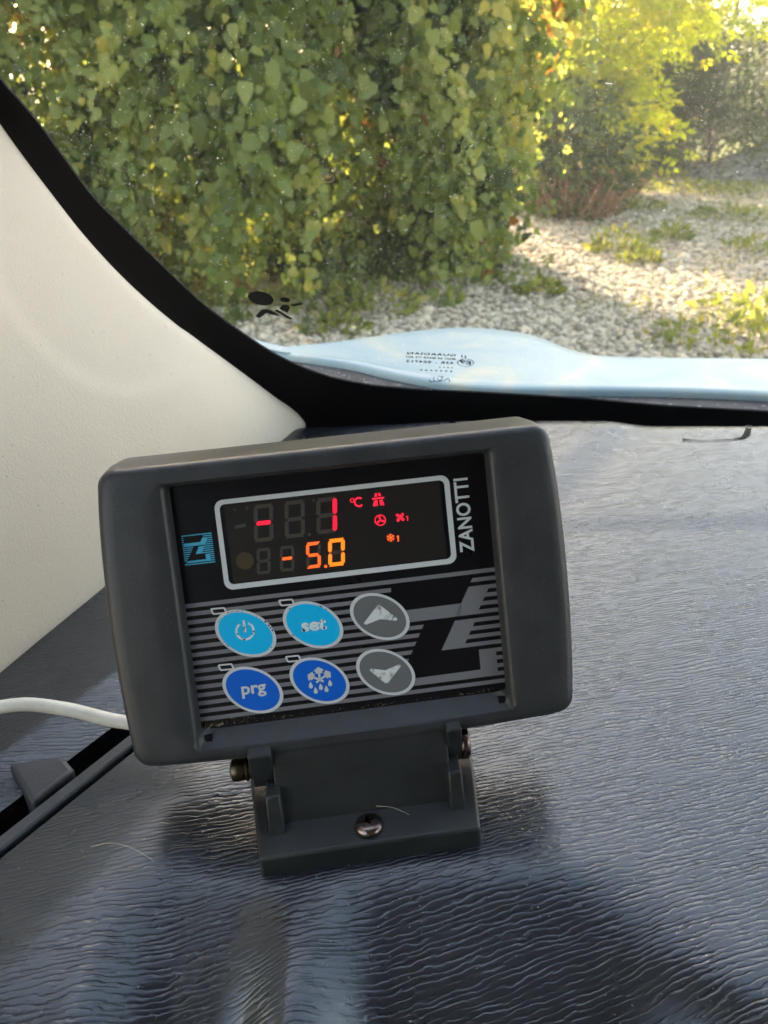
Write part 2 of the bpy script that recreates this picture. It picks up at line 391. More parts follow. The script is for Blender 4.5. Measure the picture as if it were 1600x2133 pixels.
# foliage further along the hedge, between it and the golden trees
tree('green_shrub', gx(1150, 12.2), 12.2, 1.5, 2.3, 'mid green leafy shrub above the dry brown brush', GREEN, 'heart', .12, 3600, .05, .05, 26, None, 'shrub')

# --- dry brown brush, plank, heap
def bladed(name, x, y, r, h, n, m, label, cat, group=None, width=.012, upright=1.0):
    t = tag(empty(name, (x, y, 0)), label, cat, group)
    a = rng.uniform(0, 2 * math.pi, n); rr = r * np.sqrt(rng.uniform(0, 1, n))
    P = np.stack([rr * np.cos(a), rr * np.sin(a), np.zeros(n)], 1)
    d = np.stack([np.cos(a) * rr / r, np.sin(a) * rr / r, np.full(n, upright)], 1) + rng.normal(0, .35, (n, 3)); d[:, 2] = np.abs(d[:, 2]) + .2
    d /= np.linalg.norm(d, axis=1, keepdims=True); L = h * rng.uniform(.45, 1.1, n)
    side = np.cross(d, rng.normal(0, 1, (n, 3))); side /= np.linalg.norm(side, axis=1, keepdims=True); side *= width
    mid = P + d * (L * .55)[:, None]; tipp = P + d * L[:, None]; tipp[:, 2] -= L * .12
    V = np.stack([P - side * .5, P + side * .5, mid + side, mid - side, tipp], 1)
    T = np.array([(0, 1, 2), (0, 2, 3), (3, 2, 4)])[None] + (np.arange(n) * 5)[:, None, None]
    o = np_mesh('blades', V, T, m, t, attr=np.repeat(rng.uniform(0, 1, n), 5)); o['kind'] = 'stuff'
    return t
for px, py, lab in ((1190, 430, 'nearest clump of dry rusty brown brush at the hedge end'), (1225, 400, 'tall clump of dry brown brush behind the nearest one'), (1165, 395, 'dry brown brush clump tucked against the hedge'), (1255, 385, 'farthest dry brown brush clump, toward the plank')):
    p = onz(px, py + 20, 0)
    bladed('dry_brush', p.x, p.y, .55, .75, 300, DRY, lab, 'brush', 'dry brown brush by the hedge', .010, 1.3)
p = onz(1335, 352, 0)
bm = bmesh.new(); bmesh.ops.create_cube(bm, size=1); bmesh.ops.scale(bm, vec=(2.3, .22, .10), verts=bm.verts)
o = from_bm('plank', bm, plastic('grey_wood', (.42, .40, .37), .8, 40, .5, .004)); o.location = (p.x, p.y, .22); o.rotation_euler = (0, R_(6), R_(-32)); bevel(o, .012)
tag(o, 'weathered grey plank lying on the ground beyond the brown brush', 'plank')
p = onz(1600, 378, 0)
n = 5000; a = rng.uniform(0, 2 * math.pi, n); rr = np.sqrt(rng.uniform(0, 1, n))
def ico():
    b = bmesh.new(); bmesh.ops.create_icosphere(b, subdivisions=1, radius=1); b.verts.ensure_lookup_table()
    V = np.array([v.co[:] for v in b.verts]); T = np.array([[v.index for v in f.verts] for f in b.faces]); b.free(); return V, T
IV, IT = ico()
def stones(name, P, size, m, parent=None, flat=.6):
    n = len(P); jit = 1 + rng.normal(0, .16, (n, len(IV), 1))
    sc = size * rng.lognormal(0, .35, n)[:, None, None] * rng.uniform(.6, 1.25, (n, 1, 3)) * np.array([1, 1, flat])
    a = rng.uniform(0, 6.28, n); V = IV[None] * jit * sc
    c, s = np.cos(a)[:, None], np.sin(a)[:, None]
    X = V[..., 0] * c - V[..., 1] * s; Y = V[..., 0] * s + V[..., 1] * c
    W = np.stack([X, Y, V[..., 2]], -1) + P[:, None, :]
    T = IT[None] + (np.arange(n) * len(IV))[:, None, None]
    o = np_mesh(name, W, T, m, parent, attr=np.repeat(rng.uniform(0, 1, n), len(IV))); o['kind'] = 'stuff'; return o
def mat_stone(name, stops):
    m = mat(name, (.4, .4, .4), .85, .25); n = N(m); at_ = n.n('ShaderNodeAttribute'); at_.attribute_name = 'tone'
    n.l(n.ramp(at_.outputs['Fac'], stops), n.b.inputs['Base Color']); return m
STONE = mat_stone('pale_stone', [(0, (.20, .16, .115)), (.35, (.47, .39, .285)), (.8, (.66, .56, .42)), (1, (.66, .52, .36))])
GREY = mat_stone('grey_stone', [(0, (.13, .125, .12)), (1, (.29, .28, .265))])
heap = tag(empty('gravel_heap', (p.x + .4, p.y + .6, 0)), 'low heap of grey gravel at the far side of the lot', 'gravel heap')
n = 3500; a = rng.uniform(0, 2 * math.pi, n); rr = np.sqrt(rng.uniform(0, 1, n))
hp = np.stack([1.7 * rr * np.cos(a), 1.2 * rr * np.sin(a), .75 * (1 - rr) ** .9], 1)
stones('gravel', hp, .045, GREY, heap)
bm = bmesh.new(); bmesh.ops.create_cone(bm, segments=24, radius1=1.65, radius2=.15, depth=.66, cap_ends=True)
bmesh.ops.scale(bm, vec=(1, .7, 1), verts=bm.verts); bmesh.ops.translate(bm, vec=(0, 0, .33), verts=bm.verts)
from_bm('core', bm, GREY, heap)

# --- stones and weeds of the lot
n = 72000
r = 4.2 + 16 * rng.uniform(0, 1, n) ** 1.5; th = rng.uniform(R_(-22), R_(36), n)
P = np.stack([r * np.sin(th), r * np.cos(th), rng.uniform(-.004, .016, n)], 1)
stones('gravel', P, .021, STONE)
n = 7200
cx = rng.uniform(-2, 9, 420); cy = 5 + rng.uniform(0, 1, 420) ** 1.2 * 16
dens = np.clip(.25 + .75 * (cx > (.33 * cy + rng.normal(0, 1.0, 420))), 0, 1)
keep = rng.uniform(0, 1, 420) < dens; cx, cy = cx[keep], cy[keep]
k = rng.integers(0, len(cx), n); gp = np.stack([cx[k] + rng.normal(0, .22, n), cy[k] + rng.normal(0, .22, n), np.zeros(n)], 1)
d = rng.normal(0, .55, (n, 3)); d[:, 2] = 1; L = rng.uniform(.03, .13, n); side = np.cross(d, rng.normal(0, 1, (n, 3))); side *= (.008 / np.linalg.norm(side, axis=1))[:, None]
tp = gp + d * L[:, None]; V = np.stack([gp - side, gp + side, tp], 1)
T = np.array([(0, 1, 2)])[None] + (np.arange(n) * 3)[:, None, None]
o = np_mesh('weeds', V, T, WEED, attr=np.repeat(rng.uniform(0, 1, n), 3)); o['kind'] = 'stuff'
CL = [(775, 655, .26, .30, 'upright green weed clump standing in the gravel close to the airbag symbol'), (1290, 525, .26, .28, 'loose weed clump alone in the middle of the gravel'), (1400, 500, .14, .24, 'small yellow-lit weed tuft at the edge of the sun patch'),
 (1330, 548, .16, .18, 'thin weed tuft just below the loose middle clump'), (1120, 612, .16, .14, 'flat weed tuft in the gravel left of the middle clump'), (1560, 715, .55, .20, 'wide yellow-green weed patch by the bonnet at the right edge'),
 (1590, 655, .4, .18, 'weed patch above the wide patch at the right edge'), (1540, 455, .5, .18, 'sunlit weed patch in the far sun patch'), (1590, 520, .35, .16, 'low weed tuft in front of the far sun patch'),
 (1290, 432, .5, .18, 'green weed patch beside the dry brown brush'), (1440, 398, .8, .18, 'long weed patch in front of the dark shrub'), (1570, 398, .7, .18, 'weed patch at the foot of the grey gravel heap'),
 (650, 640, .35, .26, 'leafy weed clump at the hedge foot above the airbag symbol'), (840, 590, .3, .2, 'weed clump at the hedge foot by the dark hollow'), (700, 690, .2, .12, 'low weed tuft just above the bonnet tip'), (1180, 455, .25, .25, 'green weed clump in front of the dry brown brush')]
for px, py, rad, hh, lab in CL:
    p = onz(px, py, 0); w_t = tag(empty('weed_clump', (p.x, p.y, 0)), lab, 'weeds', 'weed clumps growing through the gravel')
    k_ = int(60 + 300 * rad); a_ = rng.uniform(0, 6.283, k_); rr_ = rad * np.sqrt(rng.uniform(0, 1, k_)); hz = hh * rng.uniform(.05, 1, k_) * (1 - .6 * rr_ / rad)
    P_ = np.stack([rr_ * np.cos(a_) * 1.3, rr_ * np.sin(a_), hz], 1); tip_ = P_ * [1, 1, 0] / rad + [0, 0, .55]
    leaves('blades', P_, 'oval', .065 + .035 * min(1, hh / .25), tip_, np.tile([0, -.4, 1.], (k_, 1)), .5, WEED, w_t)
n = 420
fp = []
for px, py, k, sp in ((470, 612, 170, .22), (410, 592, 140, .30), (900, 480, 90, .4), (960, 520, 60, .5), (1180, 470, 70, .6), (560, 615, 40, .3)):
    q = onz(px, py, 0); fp.append(np.array([q.x, q.y, .03]) + rng.normal(0, 1, (k, 3)) * np.array([sp, sp, .008]))
fp = np.concatenate(fp); fp[:, 2] = np.abs(fp[:, 2]) + .02
leaves('fallen_leaves', fp, 'oval', .075, rng.normal(0, 1, fp.shape) * [1, 1, .1], np.tile([0, 0, 1.], (len(fp), 1)), .2, DRY)

# --- the morning haze that lifts the shade under the hedge and fades the far trees
bm = bmesh.new(); bmesh.ops.create_cube(bm, size=1)
for v in bm.verts: v.co = Vector((v.co.x * 860, v.co.y * 860, -1.0 + (v.co.z + .5) * 12.5))
HZ = bpy.data.materials.new('haze_air'); HZ.use_nodes = True; t = HZ.node_tree; t.nodes.clear()
pv = t.nodes.new('ShaderNodeVolumePrincipled'); pv.inputs['Color'].default_value = (.97, .96, .92, 1); pv.inputs['Density'].default_value = .0052; pv.inputs['Anisotropy'].default_value = .35
ho = t.nodes.new('ShaderNodeOutputMaterial'); t.links.new(pv.outputs[0], ho.inputs['Volume'])
tag(from_bm('haze', bm, HZ), kind='stuff')

# ================================================================== THE VAN
ZD = CAM.z - .228
van = tag(empty('van', (0, -.4, 0)), 'pale blue van around the camera: black dashboard, cream pillar trim, dusty windscreen', 'van')
VINV = van.location.copy()
def vp(o):
    o.parent = van; o.matrix_parent_inverse = Matrix.Translation(-VINV); return o
def sub(o, parent):
    o.parent = parent; o.matrix_parent_inverse = Matrix.Identity(4) if parent.type == 'MESH' else Matrix.Identity(4); return o

# ---- dashboard
A = onz(0, 1760, ZD); B = onz(265, 1560, ZD)
da = Vector((B.x - A.x, B.y - A.y)).normalized(); dn = Vector((-da.y, da.x))
S_END = .150
def smooth(a, b, x): t = np.clip((x - a) / (b - a), 0, 1); return t * t * (3 - 2 * t)
def dash_h(x, y):
    x = np.asarray(x, float); y = np.asarray(y, float)
    s = (x - A.x) * da.x + (y - A.y) * da.y; d = (x - A.x) * dn.x + (y - A.y) * dn.y
    z = ZD + .066 * np.clip(x, -.2, .06) + .02 * np.clip(x - .06, 0, .5)
    on_ = 1 - smooth(S_END, S_END + .012, s)
    g = np.interp(d, [-1, -.0012, -.0004, .0006, .0014, .0070, .0076, .0236, .0242, .026, .036, .046, 2],
                  [0, 0, -.005, -.005, -.001, -.001, -.034, -.034, -.0065, -.0060, -.003, 0, 0])
    z = z + g * on_
    # the pad rolls down towards the seats and to the left-hand corner
    q = np.clip(.138 - y, 0, .06); z = z - 4.0 * q ** 2 - .48 * np.clip(.078 - y, 0, 1)
    # a shallow dished panel in front of the mount
    xl_ = .0435 + (.219 - y) * .49
    m_ = smooth(-.028, .002, x) * (1 - smooth(-.028, .022, x - xl_)) + .8 * smooth(-.092, -.066, x) * (1 - smooth(-.048, -.028, x)); qd = np.clip(.166 - y, 0, .08)
    z = z - m_ * .44 * (np.sqrt(qd ** 2 + .0025 ** 2) - .0025)
    z = z - .0013 * (1 - smooth(.378, .400, y)) * smooth(.02, .12, x)
    # the pad steps up gently towards the vent
    z = z + .0042 * smooth(-.064, -.030, d)
    e = ((x + .10) / .05) ** 2 + ((y - .15) / .06) ** 2; z = z + 0 * e
    y0 = .532 - .05 * np.clip(x, -.1, .5); z = z - 12 * np.clip(y - y0, 0, .03) ** 2 - 1.6 * np.clip(y - y0 - .03, 0, 1)
    return z
dv = np.unique(np.concatenate([np.arange(-.80, -.02, .004), np.arange(-.02, -.002, .002), [-.0012, -.0004, .0006, .0014, .005, .0070, .0076, .0160, .0236, .0242], np.arange(.025, .05, .002), np.arange(.05, .24, .005)]))
sv = np.arange(-.30, .85, .004)
Sg, Dg = np.meshgrid(sv, dv, indexing='ij')
Xg = A.x + Sg * da.x + Dg * dn.x; Yg = A.y + Sg * da.y + Dg * dn.y
Vd = np.stack([Xg, Yg, dash_h(Xg, Yg)], -1).reshape(-1, 3)
i, j = np.meshgrid(np.arange(len(sv) - 1), np.arange(len(dv) - 1), indexing='ij'); nn = len(dv)
Q = np.stack([i * nn + j, (i + 1) * nn + j, (i + 1) * nn + j + 1, i * nn + j + 1], -1).reshape(-1, 4)
cen = Vd[Q].mean(1); Q = Q[(cen[:, 1] < .66) & (cen[:, 1] > -.02) & (cen[:, 0] < .75)]
DASH = mat_dash(); BLACK = mat('matt_black', (.004, .004, .005), .75, .2)
dash = vp(np_mesh('dashboard', Vd, Q, DASH, smooth=True, nface=4)); dash.data.materials.append(BLACK)
cq = Vd[Q].mean(1); dq = (cq[:, 0] - A.x) * dn.x + (cq[:, 1] - A.y) * dn.y; sq = (cq[:, 0] - A.x) * da.x + (cq[:, 1] - A.y) * da.y
slot = (dq > .0069) & (dq < .0243) & (sq < S_END + .01)
dash.data.polygons.foreach_set('material_index', slot.astype(np.int32)); dash.data.set_sharp_from_angle(angle=R_(35)); dash['label'] = 'black dashboard with wrinkled leather-like grain'
# vent rim along the slot
def sd(s, d, z): return Vector((A.x + da.x * s + dn.x * d, A.y + da.y * s + dn.y * d, z))
bm = bmesh.new(); prof = [(.0014, -.004), (.0014, .0002), (.0020, .0008), (.0062, .0008), (.0068, .0002), (.0068, -.02)]
rings = []
for s in np.arange(-.29, S_END, .01):
    c = sd(s, .005, 0); z0 = float(dash_h(np.array(c.x - dn.x * .008), np.array(c.y - dn.y * .008)))
    rings.append([bm.verts.new(sd(s, d, z0 + z)) for d, z in prof])
for a_, b_ in zip(rings, rings[1:]):
    for k in range(len(prof) - 1): bm.faces.new((a_[k], a_[k + 1], b_[k + 1], b_[k]))
TABM = plastic('tab_plastic', (.045, .049, .058), .45, 600, .5, .0004)
rim = from_bm('vent_rim', bm, TABM, None, True); autosmooth(rim, 30); rim.parent = dash
# tab bridging the slot
tp = [onz(x, y, ZD - .005) for x, y in ((16, 1588), (130, 1572), (157, 1603), (66, 1674))]
bm = bmesh.new(); t_ = [bm.verts.new(p) for p in tp]; b_ = [bm.verts.new(p - Vector((0, 0, .03))) for p in tp]
bm.faces.new(t_)
for k in range(4): bm.faces.new((t_[k], b_[k], b_[(k + 1) % 4], t_[(k + 1) % 4]))
tab = from_bm('vent_tab', bm, TABM); bevel(tab, .002, 3); tab.parent = dash
# seam of the access cover by the windscreen
def ribbon(name, pts, w, m, lift=.0006, parent=None, up=Vector((0, 0, 1))):
    bm = bmesh.new(); prev = None
    for k, p in enumerate(pts):
        t = (pts[min(k + 1, len(pts) - 1)] - pts[max(k - 1, 0)]).normalized(); sd_ = t.cross(up).normalized() * (w[k] if isinstance(w, list) else w) * .5
        cur = (bm.verts.new(p + sd_ + up * lift), bm.verts.new(p - sd_ + up * lift))
        if prev: bm.faces.new((prev[0], cur[0], cur[1], prev[1]))
        prev = cur
    o = from_bm(name, bm, m); 
    if parent: o.parent = parent
    return o
def dpt(x, y):
    p = onz(x, y, ZD + .006)
    for _ in range(3): p = onz(x, y, float(dash_h(np.array(p.x), np.array(p.y))))
    return p
pts = [dpt(x, y) for x, y in ((1562, 878), (1559, 893), (1556, 905), (1548, 912), (1530, 916), (1500, 918), (1470, 919), (1440, 918), (1422, 916))]
ribbon('cover_seam', pts, [.004, .004, .0045, .003, .0016, .0010, .0008, .0014, .0030], BLACK, parent=dash)

# ---- windscreen plane
WP = Vector((0, .578, ZD)); WN = Vector((0, math.sin(R_(54)), math.cos(R_(54))))
def onw(x, y, off=0.0): return on(x, y, WP - WN * off, WN)
GLASS = bpy.data.materials.new('clear_glass'); GLASS.use_nodes = True; t = GLASS.node_tree; t.nodes.clear()
tb = t.nodes.new('ShaderNodeBsdfTransparent'); tb.inputs[0].default_value = (.97, .98, .975, 1); oo = t.nodes.new('ShaderNodeOutputMaterial'); t.links.new(tb.outputs[0], oo.inputs[0])
up = Vector((0, -math.cos(R_(54)), math.sin(R_(54))))
bm = bmesh.new()
cs = [WP + Vector((-.42, 0, 0)) - up * .02, WP + Vector((1.0, 0, 0)) - up * .02, WP + Vector((.9, 0, 0)) + up * .86, WP + Vector((-.30, 0, 0)) + up * .86]
f0 = [bm.verts.new(c) for c in cs]; f1 = [bm.verts.new(c + WN * .005) for c in cs]
bm.faces.new(f0); bm.faces.new(f1[::-1])
for k in range(4): bm.faces.new((f0[k], f0[(k + 1) % 4], f1[(k + 1) % 4], f1[k]))
ws = vp(from_bm('windscreen', bm, GLASS)); ws['label'] = 'clear dusty windscreen glass'

glass_edge = [(-160, -60), (-60, 75), (0, 162), (70, 243), (124, 315), (198, 414), (264, 480), (351, 565), (429, 637), (495, 686), (553, 725), (604, 753), (681, 783), (760, 800), (831, 808), (1000, 817), (1225, 831), (1375, 844), (1600, 857), (1800, 870)]
outer_edge = [(-230, 60), (-130, 190), (-60, 290), (0, 380), (50, 460), (110, 540), (180, 620), (260, 700), (330, 760), (400, 830), (460, 880), (520, 900), (600, 905), (700, 905), (800, 905), (1000, 905), (1225, 905), (1375, 905), (1600, 905), (1800, 905)]
def spline(P, n):
    P = np.array(P, float); t = np.concatenate([[0], np.cumsum(np.hypot(*np.diff(P, axis=0).T))]); t /= t[-1]; u = np.linspace(0, 1, n)
    # catmull-rom by finite-difference hermite
    m = np.gradient(P, t, axis=0); k = np.clip(np.searchsorted(t, u, 'right') - 1, 0, len(t) - 2); h = t[k + 1] - t[k]; s = ((u - t[k]) / h)[:, None]; h = h[:, None]
    return (2 * s**3 - 3 * s**2 + 1) * P[k] + (s**3 - 2 * s**2 + s) * h * m[k] + (-2 * s**3 + 3 * s**2) * P[k + 1] + (s**3 - s**2) * h * m[k + 1]
ge, oe = spline(glass_edge, 120), spline(outer_edge, 120)
bm = bmesh.new(); L = []
for (x, y), (x2, y2) in zip(ge, oe):
    a_, b_ = onw(x, y, .0010), onw(x2, y2, .0010)
    L.append([bm.verts.new(a_ + WN * .0009), bm.verts.new(a_ - WN * .0006), bm.verts.new(b_ - WN * .0006)])
for a_, b_ in zip(L, L[1:]):
    for k in range(2): bm.faces.new((a_[k], a_[k + 1], b_[k + 1], b_[k]))
frit = from_bm('black_border', bm, mat('frit', (.003, .003, .004), .6, .15)); frit.parent = ws; frit.matrix_parent_inverse = Matrix.Translation(VINV).inverted() @ Matrix.Translation(VINV)

def decal(name, polys, m, off=.0016, parent=None):
    bm = bmesh.new()
    for P in polys:
        vs = [bm.verts.new(onw(x, y, off)) for x, y in P]; f = bm.faces.new(vs)
    bmesh.ops.triangulate(bm, faces=bm.faces); o = from_bm(name, bm, m); o.parent = parent or ws; return o
def cr(pts, ox, oy, sc): return [(ox + a / sc, oy + b / sc) for a, b in pts]
def ell(cx, cy, rx, ry, ang=0, n=40):
    c, s = math.cos(R_(ang)), math.sin(R_(ang))
    return [(cx + rx * math.cos(k * 2 * math.pi / n) * c - ry * math.sin(k * 2 * math.pi / n) * s, cy + rx * math.cos(k * 2 * math.pi / n) * s + ry * math.sin(k * 2 * math.pi / n) * c) for k in range(n)]
ai = lambda P: cr(P, 490, 580, 9.412)
INK = mat('print_black', (.010, .010, .011), .6, .3)
decal('airbag_symbol', [ai(ell(502, 390, 255, 132, 12)), ai(ell(980, 418, 97, 50, 8)),
    ai([(390, 745), (495, 630), (520, 610), (580, 600), (640, 607), (720, 628), (890, 735), (800, 730), (720, 712), (640, 680), (610, 680), (540, 735), (480, 778)]),
    ai([(770, 625), (825, 605), (1130, 790), (1080, 806), (1000, 770)]),
    ai([(862, 592), (935, 512), (1000, 512), (1050, 525), (1078, 555), (1050, 630), (1025, 678), (940, 635)]),
    ai([(1080, 512), (1285, 475), (1325, 512), (1120, 548)])], INK)

def text_mesh(txt, offset=0.0, size=1.0, bold=0.0):
    c = bpy.data.curves.new('t', 'FONT'); c.body = txt; c.size = size; c.offset = bold; c.resolution_u = 3; c.space_character = 1 + offset
    o = bpy.data.objects.new('t', c); COL.objects.link(o); dg = bpy.context.evaluated_depsgraph_get()
    me = bpy.data.meshes.new_from_object(o.evaluated_get(dg)); bpy.data.objects.remove(o); bpy.data.curves.remove(c)
    V = np.array([v.co[:] for v in me.vertices]); Fc = [list(p.vertices) for p in me.polygons]; bpy.data.meshes.remove(me)
    V[:, 0] -= V[:, 0].min(); V[:, 1] -= V[:, 1].min(); return V[:, :2], Fc
def fit_text(txt, quad, bold=0.0, sp=0.0, stretch=True):
    """text laid into a quad given as (bottom-left, bottom-right, top-left) 3-D points"""
    V, Fc = text_mesh(txt, sp, 1.0, bold); V = V / V.max(0)
    o, x, y = quad; return [tuple(o + (x - o) * float(a) + (y - o) * float(b)) for a, b in V], Fc
mk = lambda x, y: onw(820 + x / 8, 680 + y / 8, .0016)
GV, GF = [], []
def add(VF):
    b = len(GV); GV.extend(VF[0]); GF.extend([[i + b for i in f] for f in VF[1]])
# mirrored, because one reads it from behind: the text starts at the right
add(fit_text('GUARDIAN', (mk(1040, 500), mk(225, 462), mk(1046, 462)), .03, .15))
add(fit_text('M207 60 M4A0 1/2 AS1', (mk(1030, 560), mk(215, 520), mk(1030, 525)), .03, .1))
add(fit_text('43R - 004712', (mk(1000, 630), mk(210, 595), mk(1004, 590)), .04, .3))
add(fit_text('E9', (mk(1290, 645), mk(1100, 612), mk(1290, 578)), .03))
add(fit_text('II', (mk(1210, 530), mk(1130, 515), mk(1205, 488)), .0))
def ring2(cx, cy, rx, ry, w, conv, n=36):
    b = len(GV)
    for k in range(n):
        a_ = k * 2 * math.pi / n
        for q in (1, 1 - w): GV.append(tuple(conv(cx + rx * q * math.cos(a_), cy + ry * q * math.sin(a_))))
    for k in range(n): GF.append([b + 2 * k, b + 2 * k + 1, b + 2 * ((k + 1) % n) + 1, b + 2 * ((k + 1) % n)])
ring2(1200, 604, 140, 66, .10, mk)
for k in range(4): ring2(770 + k * 68, 678 + k * 3, 14, 9, .8, mk, 10)
for k in range(7): ring2(460 + k * 83, 724 + k * 4, 18, 11, .8, mk, 10)
def stroke(P, w, conv):
    P = spline(P, 14); b = len(GV)
    for k in range(len(P)):
        t = P[min(k + 1, len(P) - 1)] - P[max(k - 1, 0)]; t = t / np.hypot(*t); nrm = np.array([-t[1], t[0]]) * w
        GV.append(tuple(conv(*(P[k] + nrm)))); GV.append(tuple(conv(*(P[k] - nrm))))
    for k in range(len(P) - 1): GF.append([b + 2 * k, b + 2 * k + 1, b + 2 * k + 3, b + 2 * k + 2])
for P in ([(680, 840), (665, 890), (720, 915), (790, 905)], [(725, 840), (740, 880), (790, 912)], [(820, 835), (800, 880), (775, 905)], [(745, 828), (785, 838), (830, 832)], [(790, 910), (850, 895), (900, 875), (935, 900), (920, 935)], [(615, 880), (600, 910), (680, 920)], [(915, 850), (900, 880)]): stroke(P, 5, mk)
me = bpy.data.meshes.new('glass_marking'); me.from_pydata(GV, [], GF); o = link('glass_marking', me, INK, ws, False)

# dust on the inside of the glass
n = 170000
uu = rng.uniform(0, 1, n); vv = rng.uniform(0, 1, n); cl = rng.uniform(0, 1, n)
kx = rng.uniform(-.3, .45, 60); ky = rng.uniform(.03, .62, 60); kk = rng.integers(0, 60, n)
X = np.where(cl < .82, -.34 + uu * .86, kx[kk] + rng.normal(0, .03, n)); Yv = np.where(cl < .82, .02 + vv * .66, ky[kk] + rng.normal(0, .03, n))
C0 = np.array(WP)[None] + X[:, None] * np.array([1, 0, 0]) + Yv[:, None] * np.array(up)[None] - np.array(WN)[None] * .0012
sz = np.where(np.arange(n) < 6000, .000082, .000055) * rng.lognormal(0, .42, n); ang = rng.uniform(0, 6.28, n); el = rng.uniform(1, 2.2, n)
el = np.where(rng.uniform(0, 1, n) < .012, el * 4, el)
e1 = (np.cos(ang)[:, None] * np.array([1, 0, 0]) + np.sin(ang)[:, None] * np.array(up)) * (sz * el)[:, None]
e2 = (-np.sin(ang)[:, None] * np.array([1, 0, 0]) + np.cos(ang)[:, None] * np.array(up)) * sz[:, None]
V = np.stack([C0 - e1 - e2, C0 + e1 - e2, C0 + e1 + e2, C0 - e1 + e2], 1); T = np.arange(4 * n).reshape(-1, 4)
DUST = bpy.data.materials.new('dust'); DUST.use_nodes = True; t = DUST.node_tree; t.nodes.clear()
d1 = t.nodes.new('ShaderNodeBsdfDiffuse'); d1.inputs[0].default_value = (.70, .66, .58, 1); d2 = t.nodes.new('ShaderNodeBsdfTranslucent'); d2.inputs[0].default_value = (.86, .82, .72, 1)
d3 = t.nodes.new('ShaderNodeMixShader'); d3.inputs[0].default_value = .65; d4 = t.nodes.new('ShaderNodeOutputMaterial')
t.links.new(d1.outputs[0], d3.inputs[1]); t.links.new(d2.outputs[0], d3.inputs[2]); t.links.new(d3.outputs[0], d4.inputs[0])
o = np_mesh('dust', V, T, DUST, ws, nface=4); o['kind'] = 'stuff'
bm = bmesh.new()
for x, y, r_ in [(681, 370, 16), (1555, 255, 14), (1583, 257, 9), (725, 445, 7), (1362, 345, 9), (940, 470, 4), (1010, 436, 4), (918, 293, 4), (1158, 253, 5), (477, 149, 4), (530, 282, 4), (472, 443, 6), (432, 412, 4), (558, 300, 3)]:
    q1, q2 = ell(x, y, r_, r_ * .62, 12, 18), ell(x, y, r_ * .82, r_ * .46, 12, 18)
    a_ = [bm.verts.new(onw(*p, .0016)) for p in q1]; b_ = [bm.verts.new(onw(*p, .0016)) for p in q2]
    for k in range(18): bm.faces.new((a_[k], a_[(k + 1) % 18], b_[(k + 1) % 18], b_[k]))
tag(from_bm('dried_drops', bm, mat('drop_mark', (.45, .45, .43), .9, .2), ws), kind='stuff')

# ---- cream pillar trim
P1 = onz(646, 882, ZD - .006); P2 = onz(0, 1425, ZD - .012); P3 = onw(0, 230, .006)
TN = (P1 - P2).cross(P3 - P2).normalized()
if TN.dot(CAM - P2) < 0: TN = -TN
def ont(x, y): return on(x, y, P2, TN)
top_e = spline([(648, 886), (640, 873), (577, 822), (495, 760), (413, 699), (330, 631), (248, 552), (181, 476), (124, 402), (62, 319), (0, 230), (-60, 140), (-140, 20), (-260, -170)], 90)
bot_e = spline([(648, 888), (632, 903), (600, 935), (540, 985), (470, 1040), (400, 1095), (300, 1176), (208, 1254), (130, 1318), (60, 1375), (0, 1428), (-80, 1500), (-200, 1610), (-420, 1800)], 90)
CC = ont(205, 505); CRAD = (ont(205, 812) - CC).length
rows = 60; G = []
for (x, y), (x2, y2) in zip(top_e, bot_e):
    a_, b_ = ont(x, y), ont(x2, y2); wdt = (a_ - b_).length; col = []
    col.append(a_ - TN * .016); 
    for k in range(rows + 1):
        f = k / rows; p = a_.lerp(b_, f)
        edge = min(f * wdt, .012) / .012; e2_ = min((1 - f) * wdt, .008) / .008
        hgt = .004 * (1 - (1 - edge) ** 2) - .004 + .010 * math.sin(math.pi * f) * min(1, wdt / .12)
        dd = (p - CC).length; hgt -= .0010 * (1 - float(smooth(CRAD - .006, CRAD + .006, np.array(dd))))
        col.append(p + TN * (hgt - .003 * (1 - e2_) ** 2))
    col.append(b_ - Vector((0, 0, .03)) - TN * .004); G.append(col)
te, be = G[-1][1], G[-1][-2]
dt_ = (G[-1][1] - G[-25][1]).normalized()
for q in (.15, .35, .60):
    a_ = te + dt_ * q; b_ = be + Vector((-.10, -.35, .75)).normalized() * q
    G.append([a_ - TN * .016] + [a_.lerp(b_, k / rows) for k in range(rows + 1)] + [b_ - TN * .03])
V = np.array([[tuple(p) for p in c] for c in G]); nr = V.shape[1]
i, j = np.meshgrid(np.arange(len(G) - 1), np.arange(nr - 1), indexing='ij')
Q = np.stack([i * nr + j, i * nr + j + 1, (i + 1) * nr + j + 1, (i + 1) * nr + j], -1).reshape(-1, 4)
tr = vp(np_mesh('pillar_trim', V, Q, mat_trim(), smooth=True, nface=4)); tr['label'] = 'cream plastic windscreen pillar trim'

